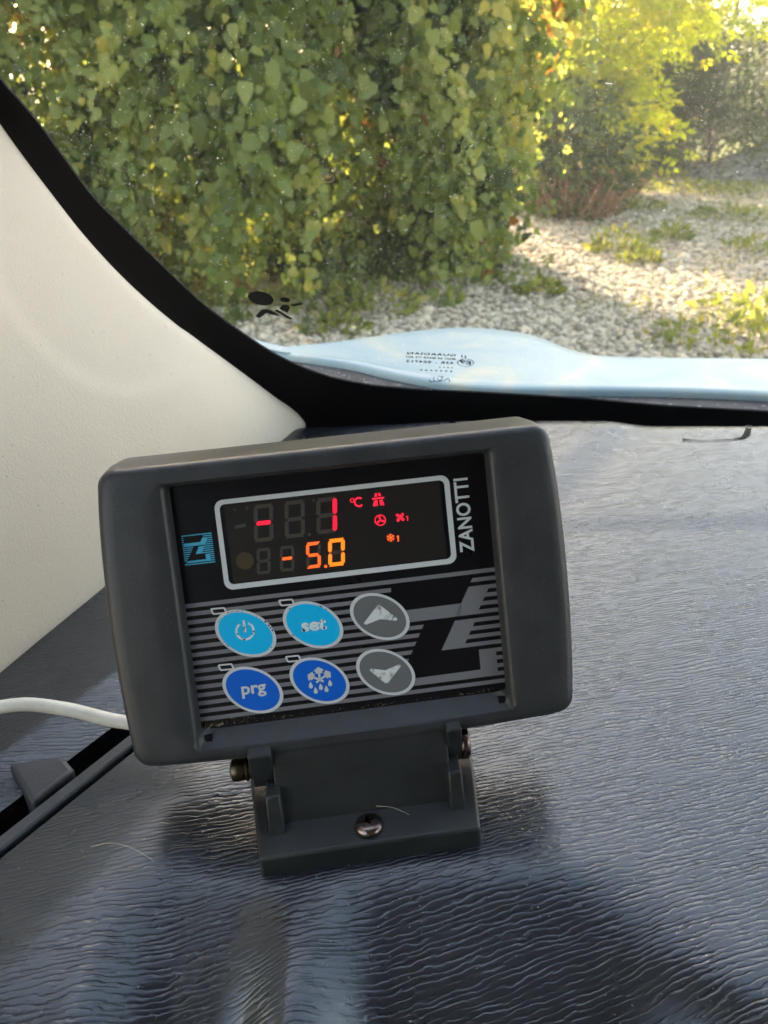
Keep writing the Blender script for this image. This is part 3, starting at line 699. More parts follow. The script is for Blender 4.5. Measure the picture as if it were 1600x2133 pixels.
# ---- cowl and bonnet outside the glass
ZC = ZD - .030
rear = spline([(380, 700), (520, 722), (600, 738), (659, 746), (738, 759), (812, 777), (887, 792), (944, 802), (1000, 807), (1225, 811), (1375, 813), (1600, 822), (1800, 836), (2100, 860)], 80)
sil = spline([(380, 752), (470, 738), (560, 726), (620, 720), (700, 712), (770, 702), (850, 691), (910, 685), (970, 682), (1040, 687), (1090, 694), (1135, 707), (1180, 726), (1230, 738), (1290, 743), (1400, 745), (1600, 748), (1800, 754), (2100, 764)], 80)
bm = bmesh.new(); L = []
for (x, y) in rear:
    p = onz(x, y, ZC); q = Vector((p.x * .93, .615, ZC - .004)); L.append([bm.verts.new(p + Vector((0, .01, -.004))), bm.verts.new(p.lerp(q, .5)), bm.verts.new(q), bm.verts.new(q + Vector((0, -.02, -.08)))])
for a_, b_ in zip(L, L[1:]):
    for k in range(3): bm.faces.new((a_[k], b_[k], b_[k + 1], a_[k + 1]))
mc = mat('cowl_plastic', (.05, .053, .055), .75, .25); n_ = N(mc); v_ = n_.coord(); s_ = n_.noise(v_, 160, 2.0, .7); b2 = n_.noise(v_, 30, 3.0)
dirt = n_.ramp(s_, [(.60, (0, 0, 0)), (.72, (.6,) * 3)])
n_.l(n_.mix(dirt, n_.ramp(b2, [(.3, (.035, .038, .04)), (.7, (.075, .077, .078))]), (.40, .39, .36)), n_.b.inputs['Base Color'])
vp(from_bm('cowl', bm, mc, None, True))['label'] = 'dirty dark grey cowl strip below the windscreen'
# bonnet skin
ZS = ZC + .006
G = []
for (x, y), (x2, y2) in zip(rear, sil):
    a_ = onz(x, y, ZC + .004); b_ = onz(x2, y2, ZS)
    if b_.y < a_.y + .02: b_.y = a_.y + .02
    col = [a_ + Vector((0, .002, -.012)), a_ + Vector((0, 0, -.002)), a_ + Vector((0, .004, .001))]
    for k in range(1, 9):
        f = k / 8; p = a_.lerp(b_, f); 
        col.append(p + Vector((0, 0, .0)))
    sl_ = (b_.z - CAM.z) / b_.y                    # sight line slope
    for k in range(1, 13):
        dy = .04 * k; col.append(Vector((b_.x * (1 + .02 * k), b_.y + dy, b_.z + sl_ * dy - .10 * dy - .55 * dy * dy)))
    G.append(col)
V = np.array([[tuple(p) for p in c] for c in G]); nr = V.shape[1]
i, j = np.meshgrid(np.arange(len(G) - 1), np.arange(nr - 1), indexing='ij')
Q = np.stack([i * nr + j, i * nr + j + 1, (i + 1) * nr + j + 1, (i + 1) * nr + j], -1).reshape(-1, 4)
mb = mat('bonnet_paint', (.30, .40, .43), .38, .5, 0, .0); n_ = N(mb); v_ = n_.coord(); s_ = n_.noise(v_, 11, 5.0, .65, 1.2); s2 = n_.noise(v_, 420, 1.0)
n_.l(n_.mix(n_.ramp(s2, [(.74, (0, 0, 0)), (.8, (.5,) * 3)]), n_.ramp(s_, [(.30, (.25, .37, .425)), (.52, (.31, .41, .43)), (.68, (.44, .46, .39))]), (.25, .24, .22)), n_.b.inputs['Base Color'])  # yellowish cloud reflections are painted into the colour as soft patches
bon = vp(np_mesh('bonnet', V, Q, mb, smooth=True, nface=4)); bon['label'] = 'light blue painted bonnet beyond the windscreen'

# ---- the rest of the cab that encloses the light: roof, rear wall, door skins
LINER = mat('headliner', (.20, .19, .18), .9, .2)
def slab(name, lo, hi, m):
    bm = bmesh.new(); bmesh.ops.create_cube(bm, size=1)
    for v in bm.verts: v.co = Vector([(lo[k] + hi[k]) / 2 + v.co[k] * (hi[k] - lo[k]) for k in range(3)])
    return vp(from_bm(name, bm, m))
zr = CAM.z + .45
slab('roof_lining', (-.42, -.80, zr), (1.15, .10, zr + .04), LINER)
slab('rear_wall', (-.42, -.84, .35), (1.15, -.80, zr + .04), mat('wall_grey', (.05, .05, .052), .8))
slab('door_panel', (-.46, -.80, .4), (-.42, .25, CAM.z - .30), mat('door_grey', (.10, .10, .105), .7))
slab('door_panel', (1.15, -.80, .4), (1.19, .45, CAM.z - .30), bpy.data.materials['door_grey'])
slab('seat_floor', (-.42, -.80, .32), (1.15, .25, .36), bpy.data.materials['door_grey'])

# ================================================================== THE CONTROLLER
DM = Matrix(((0.99147, -0.10577, 0.07614, -0.01266), (0.11172, 0.38904, -0.91442, 0.21111), (0.0671, 0.91513, 0.39754, 1.45002), (0, 0, 0, 1)))
BX = Vector((0.99147, 0.11172, 0.0671)); BY = Vector((-0.11197, 0.99371, 0)); BZ = Vector((-0.06668, -0.00751, 0.99775)); BO = Vector((-0.00403, 0.16883, ZD))
BMX = Matrix(((BX.x, BY.x, BZ.x, BO.x), (BX.y, BY.y, BZ.y, BO.y), (BX.z, BY.z, BZ.z, BO.z), (0, 0, 0, 1)))
ctl = tag(empty('temperature_controller', BO), 'dark grey temperature controller with lit red digits on a bracket screwed to the dashboard', 'controller')
CINV = Matrix.Translation(-BO)
def part(o, M, parent=None):
    """M: local frame in millimetres -> world; baked into the mesh so that parts share the thing's frame"""
    o.data.transform(Matrix.Translation(-BO) @ M @ Matrix.Scale(.001, 4)); o.parent = parent or ctl; return o

HOUS = plastic('housing_plastic', (.026, .029, .032), .42, 900, .20, .00025, .5, .35)
BRK = plastic('bracket_plastic', (.014, .017, .018), .42, 900, .18, .0002, .5, .3)
NP = 160
def barrel(inset=0.0, top=0.0):
    """outline of the housing in mm, counter-clockwise from bottom-left"""
    def side(y): return 76.9 - .00082 * (y + 2) ** 2 - (.8 if y > 0 else .3) * (abs(y) / 50) ** 4
    pts = []
    rc = 6.0
    raw = []
    for k in range(400):
        pass
    yt, yb = 51.2 + top - inset, lambda x: -52.3 + 1.9 * (x / 75) ** 2 + inset
    # right side upward, top leftward, left side downward, bottom rightward, with round corners
    def corner(cx, cy, a0): return [(cx + rc * math.cos(R_(a0 + q)), cy + rc * math.sin(R_(a0 + q))) for q in range(0, 91, 9)]
    xr = lambda y: side(y) - inset; xl = lambda y: -(side(y) + 2.0) + inset
    ysr = np.linspace(-52.3 + 2 + inset + rc, yt - rc, 36)
    P = [(xr(y), y) for y in ysr]
    P += corner(xr(yt - rc) - rc, yt - rc, 0)
    P += [(x, yt) for x in np.linspace(xr(yt - rc) - rc - 2, xl(yt - rc) + rc + 2, 40)]
    P += corner(xl(yt - rc) + rc, yt - rc, 90)
    P += [(xl(y), y) for y in ysr[::-1]]
    xbl = xl(ysr[0]); xbr = xr(ysr[0])
    P += [(a + (0), b) for a, b in corner(xbl + rc, ysr[0], 180)]
    xs = np.linspace(xbl + rc + 2, xbr - rc - 2, 40); y0 = ysr[0] - rc
    P += [(x, y0 - 2.0 * (1 - ((2 * (x - xbl) / (xbr - xbl)) - 1) ** 2) + 0) for x in xs]
    P += corner(xbr - rc, ysr[0], 270)
    return np.array(P)
def resample(P, n, start):
    P = np.vstack([P, P[:1]]); t = np.concatenate([[0], np.cumsum(np.hypot(*np.diff(P, axis=0).T))]); u = np.linspace(0, t[-1], n, endpoint=False)
    Q = np.stack([np.interp(u, t, P[:, 0]), np.interp(u, t, P[:, 1])], 1)
    k = np.argmin(np.hypot(*(Q - np.array(start)).T)); return np.roll(Q, -k, axis=0)
def rrect(x0, x1, y0, y1, r, n=6):
    P = []
    for cx, cy, a0 in ((x1 - r, y1 - r, 0), (x0 + r, y1 - r, 90), (x0 + r, y0 + r, 180), (x1 - r, y0 + r, 270)):
        P += [(cx + r * math.cos(R_(a0 + 90 * k / n)), cy + r * math.sin(R_(a0 + 90 * k / n))) for k in range(n + 1)]
    return np.array(P)
def angular(P, n):
    """sample a closed outline at n fixed directions from its middle, warped so that corners keep their points"""
    P = np.vstack([P, P[:1]])
    out = []
    for k in range(n):
        a = ANG[k]; d = np.array([math.cos(a), math.sin(a)]); best = None
        p, q = P[:-1], P[1:]; e = q - p
        den = d[0] * e[:, 1] - d[1] * e[:, 0]; den = np.where(abs(den) < 1e-12, 1e-12, den)
        t = (p[:, 0] * e[:, 1] - p[:, 1] * e[:, 0]) / den; u = (p[:, 0] * d[1] - p[:, 1] * d[0]) / den
        ok = (u >= -1e-9) & (u <= 1 + 1e-9) & (t > 0); out.append(d * t[ok].max())
    return np.array(out)
ANG = []
for a0, a1, k in ((-34, -31, 10), (-31, 31, 40), (31, 34.5, 10)): pass
base = np.concatenate([np.linspace(-46, -28, 30), np.linspace(-28, 28, 26)[1:-1], np.linspace(28, 46, 30), np.linspace(46, 134, 34)[1:-1],
                       np.linspace(134, 152, 30), np.linspace(152, 208, 26)[1:-1], np.linspace(208, 226, 30), np.linspace(226, 314, 34)[1:-1]])
ANG = np.radians(base); NA = len(ANG)
OUT = barrel()
def scaled(P, ins): # inset by moving towards the middle along both axes
    Q = P.copy(); Q[:, 0] *= (76.5 - ins) / 76.5; Q[:, 1] *= (51.5 - ins) / 51.5; return Q
def flare(P, t):
    Q = P.copy(); Q[:, 1] += t * np.clip((P[:, 1] - 30) / 15, 0, 1); return Q
def loop3(P, z): A_ = angular(P, NA); return np.column_stack([A_, np.full(NA, z) if np.isscalar(z) else z(A_)])
open_f = rrect(-55.2, 52.9, -46.8, 43.6, 1.2)
open_m = rrect(-54.7, 52.5, -45.9, 43.4, 1.0)
open_b = rrect(-54.2, 52.2, -40.6, 43.0, .8)
crown = lambda z0: (lambda A_: z0 - .9 * (np.abs(A_[:, 1]) / 50) ** 2)
Ls = [loop3(scaled(OUT, 6), -27), loop3(flare(OUT, 3.0), -25), loop3(flare(OUT, 1.6), -12), loop3(scaled(OUT, 0), -4.4), loop3(scaled(OUT, .25), -2.6), loop3(scaled(OUT, .8), -1.3), loop3(scaled(OUT, 1.7), -.5), loop3(scaled(OUT, 3.0), -.1), loop3(scaled(OUT, 5.5), 0.0)]
mid = (angular(scaled(OUT, 5.5), NA) + angular(open_f, NA)) / 2
Ls += [np.column_stack([mid, np.full(NA, .1)]), loop3(rrect(-56.4, 54.0, -47.9, 44.6, 1.6), -.1), loop3(rrect(-55.6, 53.3, -47.1, 43.9, 1.3), -.5), loop3(open_f, -1.1), loop3(open_m, -2.2), loop3(open_b, -6.4)]
V = np.concatenate(Ls); T = []
for a in range(len(Ls) - 1):
    for k in range(NA): T.append((a * NA + k, a * NA + (k + 1) % NA, (a + 1) * NA + (k + 1) % NA, (a + 1) * NA + k))
bm = bmesh.new(); vs = [bm.verts.new(v) for v in V]
for q in T: bm.faces.new([vs[i] for i in q])
bm.faces.new(vs[:NA][::-1])
hs = from_bm('housing', bm, HOUS, None, True); autosmooth(hs, 55); part(hs, DM)

# ---- printed face
FILM = mat('face_film', (.004, .004, .006), .30, .32); nF = N(FILM); vF = nF.coord(); hF = nF.noise(vF, 1200, 2.0)
nF.l(nF.math('ADD', nF.math('MULTIPLY', nF.noise(vF, 60, 4.0), .18), .22), nF.b.inputs['Roughness'])
def flat(name, polys, z, m, parent=None, th=0.0, M=DM):
    bm = bmesh.new()
    for P in polys:
        f = bm.faces.new([bm.verts.new((float(x), float(y), z)) for x, y in P])
    bmesh.ops.recalc_face_normals(bm, faces=bm.faces)
    if th:
        r = bmesh.ops.extrude_face_region(bm, geom=list(bm.faces)); bmesh.ops.translate(bm, vec=(0, 0, -th), verts=[g for g in r['geom'] if isinstance(g, bmesh.types.BMVert)])
    bmesh.ops.triangulate(bm, faces=[f for f in bm.faces if len(f.verts) > 4])
    o = from_bm(name, bm, m); return part(o, M, parent)
def ringflat(name, P, Q, z, m, parent=None):
    bm = bmesh.new(); a = [bm.verts.new((*p, z)) for p in P]; b = [bm.verts.new((*q, z)) for q in Q]; n = len(P)
    for k in range(n): bm.faces.new((a[k], a[(k + 1) % n], b[(k + 1) % n], b[k]))
    return part(from_bm(name, bm, m), DM, parent)
ZP = -6.0
face = flat('face_panel', [[(-57, -47), (55, -47), (55, 45), (-57, 45)]], ZP, FILM, None, 1.5)
GREYP = mat('print_grey', (.17, .175, .19), .45, .4)
SILV = mat('print_silver', (.56, .60, .62), .40, .5)
BLUEP = mat('print_blue', (.06, .40, .60), .45, .4)
def zmark(full_l, ybox=None):
    """striped Z emblem in panel millimetres; full_l: left limit of the lines. Returns polygons"""
    c = lambda k: 2.5 - 2.84 * k; hw = .72; xr = 56.0; P = []
    def bar(k, x0, x1, e0=0.0, e1=0.0): P.append([(x0 - e0 * hw, c(k) - hw), (x1 - e1 * hw, c(k) - hw), (x1 + e1 * hw, c(k) + hw), (x0 + e0 * hw, c(k) + hw)])
    sl = .58
    bar(0, full_l, xr); bar(14, full_l, xr)
    bar(1, 43.75, xr, sl)
    xb1 = lambda y: 42.9 + (y + 1.9) * .58; xb1r = lambda y: 49.6 + (y + 3.6) * .58
    y2t, y5b = c(2) + hw, c(5) - hw
    P.append([(xb1(y2t), y2t), (xb1r(y2t), y2t), (xb1r(y5b), y5b), (xb1(-7.95) - .0, y5b), ] if False else [(xb1(y2t), y2t), (xb1r(y2t), y2t), (xb1r(y5b), y5b), (xb1(y5b), y5b)])
    for k in (2, 3, 4, 5): bar(k, xb1r(c(k)) - .02, xr, sl)
    xb2 = lambda y: 36.6 + (y + 13.85) * .575; xb2r = lambda y: 43.6 + (y + 15) * .575
    y6t, y9b = c(6) + hw, c(9) - hw; P.append([(xb2(y6t), y6t), (xb2r(y6t), y6t), (xb2r(y9b), y9b), (xb2(y9b), y9b)])
    for k in (6, 7, 8, 9): bar(k, xb2r(c(k)) - .02, xr, sl)
    y10t, y13b = c(10) + hw, c(13) - hw; P.append([(44, y10t), (50, y10t), (50, y13b), (44, y13b)])
    for k in (10, 11, 12, 13): bar(k, 49.98, xr)
    return P, c, hw, bar, sl
P, c_, hw_, bar_, sl_ = zmark(-57)
ARM_T = -7.95
# arms of the Z
P.append([(12.0, ARM_T - .15), (39.45, ARM_T), (39.45 - .6, c_(5) - hw_), (12.0, c_(5) - hw_)])
P.append([(12, -32.5), (44.02, -32.3), (44.02, c_(13) - hw_), (12, c_(13) - hw_)])
bar_(1, -57, 15.6)
for k in range(2, 6): bar_(k, -57, 12.0)
for k in range(6, 13): bar_(k, -57, 25.3 + (c_(k) + 14.5) * .555, 0, .555)
bar_(13, -57, 12.0)
stripes = flat('stripe_print', P, ZP + .06, GREYP, face)
# small emblem
def lg(p): return (-42.35 + (p[0] - 56) * .243, 26.3 + (p[1] - 2.5) * .2465)
Q_, c_, hw_, bar_, sl_ = zmark(14.5)
Q_.append([(15.5, ARM_T + 2.1), (39.45, ARM_T), (38.8, c_(5) - hw_), (16.6 - 1.5, c_(5) - hw_)][0:0] or [(17.2, ARM_T), (39.45, ARM_T), (38.8, c_(5) - hw_), (15.8, c_(5) - hw_)])
Q_.append([(20, -32.3), (44.02, -32.3), (44.02, c_(13) - hw_), (15.0, c_(13) - hw_)])
for k in (1, 2, 3): bar_(k, 14.5, 16.8)
for k in (4, 5): bar_(k, 14.5, 16.5)
for k in range(6, 13): bar_(k, 14.5, 28.6 + (c_(k) + 14.5) * .60, 0, .6)
flat('emblem', [[lg(p) for p in q] for q in Q_], ZP + .08, BLUEP, face)
# brand lettering, reads upward
V2, F2 = text_mesh('ZANOTTI', .02, 1.0, .022); V2 = V2 / V2.max(0)
bm = bmesh.new(); vs = [bm.verts.new((45.85 - 5.1 * b, 9.6 + 25.7 * a, ZP + .08)) for a, b in V2]
for f in F2:
    try: bm.faces.new([vs[i] for i in f])
    except ValueError: pass
part(from_bm('brand_lettering', bm, SILV), DM, face)
# display window and its border
fo, fi = rrect(-40.35, 39.4, 6.3, 37.0, 3.0, 8), rrect(-38.7, 37.55, 8.1, 35.4, 1.8, 8)
ringflat('display_border', fo, fi, ZP + .10, SILV, face)
LCD = mat('display_smoke', (.018, .0165, .0155), .32, .35)
disp = flat('display', [rrect(-37.2, 36.0, 8.4, 35.2, .6, 3)], ZP + .05, LCD, None, .4)
UNLIT = mat('segment_off', (.050, .043, .032), .5); UNLIT2 = mat('segment_dim', (.085, .040, .032), .5)
RED = mat_emit('led_red', (1.0, .005, .03), .30); ORG = mat_emit('led_orange', (1.0, .17, .006), .30); ORG2 = mat_emit('led_orange_soft', (1.0, .11, .012), .24); RED2 = mat_emit('led_red_soft', (1.0, .010, .04), .23)
def digit(x, y, w, h, t, lit, mon, slant=.105, off=UNLIT, name='digit'):
    """seven-segment digit, (x,y) bottom-left; lit: string of segments a-g"""
    g = .16 * t; m = h / 2; ch = t * .55
    def hor(yc): return [(ch * 1.15, yc), (t * .95, yc + t / 2), (w - t * .95, yc + t / 2), (w - ch * 1.15, yc), (w - t * .95, yc - t / 2), (t * .95, yc - t / 2)]
    def ver(xc, y0, y1): return [(xc - t / 2, y0 + t * .55), (xc, y0 + .12 * t), (xc + t / 2, y0 + t * .55), (xc + t / 2, y1 - t * .55), (xc, y1 - .12 * t), (xc - t / 2, y1 - t * .55)]
    def hh(yc, up):  # trapezoid outer bars
        o_, i_ = (yc + t / 2, yc - t / 2) if up else (yc - t / 2, yc + t / 2)
        return [(t * .22, o_), (w - t * .22, o_), (w - t * 1.12, i_), (t * 1.12, i_)]
    seg = {'a': hh(h - t / 2, True), 'd': hh(t / 2, False), 'g': hor(m), 'f': ver(t / 2, m, h - t * .25), 'b': ver(w - t / 2, m, h - t * .25), 'e': ver(t / 2, t * .25, m), 'c': ver(w - t / 2, t * .25, m)}
    bm = bmesh.new(); me_m = [off, mon]
    for k, Pq in seg.items():
        f = bm.faces.new([bm.verts.new((x + a + b * slant, y + b, ZP + .10 + (.02 if k in lit else 0))) for a, b in Pq]); f.material_index = 1 if k in lit else 0
    bmesh.ops.triangulate(bm, faces=bm.faces)
    return part(from_bm(name, bm, me_m), DM, disp)
digit(-28.7, 21.4, 6.6, 12.6, 1.35, 'g', RED)
digit(-18.3, 21.5, 6.8, 12.6, 1.35, '', RED)
digit(-7.55, 21.7, 7.0, 12.2, 1.4, 'bc', RED)
digit(-29.1, 10.4, 4.7, 8.8, 1.0, '', RED)
digit(-21.25, 10.4, 4.9, 8.7, 1.05, 'g', ORG2)
digit(-12.35, 10.4, 5.0, 8.9, 1.1, 'afgcd', ORG2)
digit(-4.85, 10.2, 5.7, 9.4, 1.3, 'abcdef', ORG)
flat('minus_sign', [[(-34.6, 26.7), (-30.7, 27.1), (-30.6, 28.3), (-34.4, 27.9)]], ZP + .1, UNLIT, disp)
flat('decimal_point', [ell(-5.7, 10.5, .55, .55, 0, 14)], ZP + .12, ORG2, disp)
flat('decimal_point', [ell(-9.9, 22.0, .5, .5, 0, 14)], ZP + .12, UNLIT2, disp)
for x, y in ((-33.8, 33.3), (-29.7, 33.2), (-7.25, 33.4)): flat('segment_dot', [ell(x, y, .5, .5, 0, 12)], ZP + .1, UNLIT, disp)
# round sensor port
SEN = mat('sensor_port', (.055, .038, .018), .35)
bm = bmesh.new(); rr_ = [(3.0, .10), (2.8, .12), (2.2, .09), (0.001, .06)]
rg = [[bm.verts.new((-32.5 + r * math.cos(k * math.pi / 14), 15.6 + r * math.sin(k * math.pi / 14), ZP + z)) for k in range(28)] for r, z in rr_]
for a, b in zip(rg, rg[1:]):
    for k in range(28): bm.faces.new((a[k], a[(k + 1) % 28], b[(k + 1) % 28], b[k]))
part(from_bm('sensor_port', bm, SEN, None, True), DM, disp)
# pictograms
def circ_ring(cx, cy, r, w, n=26):
    o_, i_ = ell(cx, cy, r, r, 0, n), ell(cx, cy, r - w, r - w, 0, n)
    return [[o_[k], o_[(k + 1) % n], i_[(k + 1) % n], i_[k]] for k in range(n)]
def arc(cx, cy, r, w, a0, a1, n=18):
    f = lambda q, a: (cx + q * math.cos(R_(a)), cy + q * math.sin(R_(a)))
    A_ = np.linspace(a0, a1, n + 1); return [[f(r, A_[k]), f(r, A_[k + 1]), f(r - w, A_[k + 1]), f(r - w, A_[k])] for k in range(n)]
flat('unit_symbol', circ_ring(5.75, 31.9, .75, .28) + arc(7.95, 31.1, 1.72, .58, 45, 315), ZP + .12, RED2, disp)
flat('road_symbol', [[(13.7, 33.4), (14.4, 33.4), (14.35, 32.3), (13.35, 32.3)], [(14.75, 33.4), (15.4, 33.4), (15.75, 32.3), (14.8, 32.3)], [(12.5, 31.9), (16.6, 31.9), (16.6, 31.35), (12.5, 31.35)], [(13.15, 31.0), (14.3, 31.0), (14.2, 29.1), (12.5, 29.1)], [(14.9, 31.0), (16.0, 31.0), (16.5, 29.1), (15.0, 29.1)]], ZP + .12, RED2, disp)
def blades(cx, cy, n, r, w, ph):
    out = []
    for k in range(n):
        a = R_(ph + 360 * k / n); c, s = math.cos(a), math.sin(a)
        out.append([(cx + c * x - s * y, cy + s * x + c * y) for x, y in ((0, -.12 * r), (.55 * r, -.10 * r), (r, .15 * r), (r * .9, .55 * r * w), (.5 * r, .5 * r * w), (0, .18 * r))])
    return out
flat('fan_symbol', circ_ring(14.5, 24.1, 1.95, .34) + blades(14.5, 24.1, 3, 1.45, 1.0, 75), ZP + .12, RED2, disp)
flat('fan_symbol', blades(21.4, 24.3, 4, 1.6, 1.25, 20) + [[(23.35, 24.3), (23.55, 24.4), (24.1, 24.5), (23.95, 22.8), (23.65, 22.8), (23.75, 24.1)]], ZP + .12, RED2, disp)
sn = []
for k in range(6):
    a = R_(60 * k + 30); c, s = math.cos(a), math.sin(a)
    for q in ([(-.0, -.16), (1.35, -.16), (1.35, .16), (0, .16)], [(.65, 0), (1.15, .52), (1.3, .36), (.85, -.05)], [(.65, 0), (1.15, -.52), (1.3, -.36), (.85, .05)]):
        sn.append([(17.4 + c * x - s * y, 17.7 + s * x + c * y) for x, y in q])
flat('snowflake_symbol', sn, ZP + .12, ORG2, disp)
flat('one_mark', [[(19.3, 17.7), (19.75, 18.15), (20.3, 18.2), (20.1, 16.1), (19.65, 16.1), (19.75, 17.5)]], ZP + .12, ORG2, disp)

# ---- membrane buttons
SKY = mat('key_cyan', (.0, .47, .87), .38, .4); NAVY = mat('key_blue', (.0, .115, .60), .38, .4); KGREY = mat('key_grey', (.135, .145, .150), .4, .4)
WORN = mat('worn_print', (.45, .55, .58), .5); nW = N(WORN); vW = nW.coord(); wW = nW.noise(vW, 700, 2.0, .6)
nW.l(nW.ramp(wW, [(.36, (.012, .02, .025)), (.38, (.16, .22, .24)), (.42, (.62, .74, .77))]), nW.b.inputs['Base Color'])
WORNG = mat('worn_grey_print', (.6, .65, .66), .45); nG = N(WORNG); wG = nG.noise(nG.coord(), 260, 3.0, .6, .8)
nG.l(nG.ramp(wG, [(.33, (.16, .17, .175)), (.43, (.44, .48, .48)), (.50, (.62, .67, .68))]), nG.b.inputs['Base Color'])
def egg(cx, cy, s, n=56):
    """slanted oval key outline"""
    out = []
    for k in range(n):
        a = 2 * math.pi * k / n; c, q = math.cos(a), math.sin(a)
        out.append((cx + s * 10.05 * c, cy + s * (8.17 * q - 2.8 * c)))
    return out
def key(cx, cy, colm, label, icon):
    b = flat('button', [egg(cx, cy, .885)], ZP + .34, colm, None, .3); b['label'] = label
    rim_ = ringflat('button_rim', egg(cx, cy, 1.0), egg(cx, cy, .885), ZP + .30, SILV, b)
    icon(b, cx, cy)
ZI = ZP + .40
def ic_power(b, x, y):
    x -= .1; y += 1.1
    flat('power_icon', arc(x, y - .2, 3.3, .75, 118, 422, 30) + [rrect(x - .42, x + .42, y - .6, y + 3.6, .3, 3)], ZI, WORN, b)
def textpoly(b, txt, x0, x1, y0, y1, m, nm, bold=.02):
    V2, F2 = text_mesh(txt, .0, 1.0, bold); V2 = V2 / V2.max(0); bm = bmesh.new()
    vs = [bm.verts.new((x0 + (x1 - x0) * a, y0 + (y1 - y0) * q, ZI)) for a, q in V2]
    for f in F2:
        try: bm.faces.new([vs[i] for i in f])
        except ValueError: pass
    part(from_bm(nm, bm, m), DM, b)
def chips(b, P, nm='rim_wear'):
    cv = lambda x, y: tuple((DM.inverted() @ on(430 + x / 5.333, 1220 + y / 5.333, DM @ Vector((0, 0, ZI * .001)), DM.col[2].to_3d())) * 1000)[:2]
    Q = []
    for x, y, w, h, a in P:
        c, s_ = math.cos(R_(a)), math.sin(R_(a)); k = [(1, .3), (.4, 1), (-.5, .7), (-1, 0), (-.3, -.9), (.6, -.8)]
        Q.append([cv(x + c * u * w - s_ * v * h, y + s_ * u * w + c * v * h) for u, v in k])
    flat(nm, Q, ZI, BLACK, b)
def ic_power_worn(b, x, y):
    ic_power(b, x, y)
    chips(b, [(655, 400, 15, 9, 35), (693, 440, 12, 9, 45), (712, 465, 10, 8, 50), (733, 495, 12, 9, 60), (600, 360, 14, 3, 33), (560, 338, 16, 3, 28), (398, 288, 4, 10, 10), (340, 285, 26, 3, 0), (285, 292, 22, 3, -8), (240, 302, 14, 4, -15), (195, 625, 7, 5, 0), (235, 665, 22, 3, 35), (360, 736, 8, 3, 15), (722, 682, 10, 4, 30), (150, 375, 8, 3, -60), (135, 400, 10, 3, -70)])
def ic_set(b, x, y): textpoly(b, 'set', x - 4.1, x + 4.6, y - 2.1, y + 1.9, WORN, 'key_lettering', .035)
def ic_set_worn(b, x, y):
    ic_set(b, x, y); chips(b, [(1272, 232, 18, 6, 28), (1248, 270, 6, 5, 0), (925, 256, 10, 5, -20), (960, 548, 14, 5, 40), (1330, 262, 12, 3, 28)])
def ic_prg(b, x, y): textpoly(b, 'prg', x - 3.9, x + 4.55, y - 2.6, y + 1.75, SILV, 'key_lettering', .025)
def ic_def(b, x, y):
    P = []
    cx, cy = x + .1, y + .3
    for a in (90, 150, 30):
        c, s = math.cos(R_(a)), math.sin(R_(a)); f = lambda u, v: (cx + c * u - s * v, cy + s * u + c * v)
        P.append([f(-.3, -.36), f(4.5, -.36), f(4.5, .36), f(-.3, .36)])
        P.append([f(4.6, 0), f(2.5, 0.25), f(3.4, 1.75), f(4.0, .95)]); P.append([f(4.6, 0), f(2.5, -.25), f(3.4, -1.75), f(4.0, -.95)])
        P.append([f(2.0, 0), f(2.6, 1.35), f(3.0, .9), f(2.6, 0)]); P.append([f(2.0, 0), f(2.6, -1.35), f(3.0, -.9), f(2.6, 0)])
    for a in (210, 330):
        c, s = math.cos(R_(a)), math.sin(R_(a)); f = lambda u, v: (cx + c * u - s * v, cy + s * u + c * v); P.append([f(0, -.36), f(1.5, -.36), f(1.5, .36), f(0, .36)])
    flat('snowflake_icon', P, ZI, SILV, b)
    D = []
    for dx, dy in ((-3.2, -1.3), (-1.75, -3.4), (.15, -2.3), (2.0, -3.3), (3.45, -1.4)):
        D.append([(x + dx + a_, y + dy + b_) for a_, b_ in ((0, 1.45), (.42, .6), (.72, -.1), (.6, -.75), (0, -1.05), (-.6, -.75), (-.72, -.1), (-.42, .6))])
    flat('drops_icon', D, ZI, SILV, b)
def ic_up(b, x, y): flat('arrow_icon', [[(10.45, -4.95), (11.15, -4.95), (16.55, -10.3), (16.7, -10.75), (16.3, -11.2), (15.9, -11.15), (10.8, -9.95), (5.95, -11.25), (5.35, -11.1), (5.1, -10.6)]], ZI, WORNG, b)
def ic_dn(b, x, y): flat('arrow_icon', [[(5.2, -27.45), (5.75, -26.9), (6.2, -26.95), (10.6, -28.15), (15.55, -26.75), (16.05, -26.95), (16.15, -27.4), (11.15, -32.7), (10.1, -32.7)]], ZI, WORNG, b)
key(-35.3, -9.2, SKY, 'cyan key with worn power symbol', ic_power_worn)
key(-12.25, -9.1, SKY, 'cyan key lettered set, print worn', ic_set_worn)
key(10.8, -9.1, KGREY, 'grey key with up arrow', ic_up)
key(-35.3, -29.2, NAVY, 'dark blue key lettered prg', ic_prg)
key(-12.3, -28.9, NAVY, 'dark blue key with snowflake and drops', ic_def)
key(10.75, -28.85, KGREY, 'grey key with worn down arrow', ic_dn)
def para(cx, cy, w, h, sk, r=.45):
    P = rrect(-w / 2, w / 2, -h / 2, h / 2, r, 4); return [(cx + a - sk * b, cy + b - .03 * a) for a, b in P]
for cx, cy in ((-43.3, -.35), (-20.3, -.25), (-43.3, -20.0), (-20.35, -20.0)):
    flat('indicator_window', [para(cx, cy, 4.3, 1.7, .25)], ZP + .30, FILM, None, .2)
    ringflat('indicator_border', para(cx, cy, 5.05, 2.35, .25, .6), para(cx, cy, 3.8, 1.25, .25, .25), ZP + .38, SILV, face)
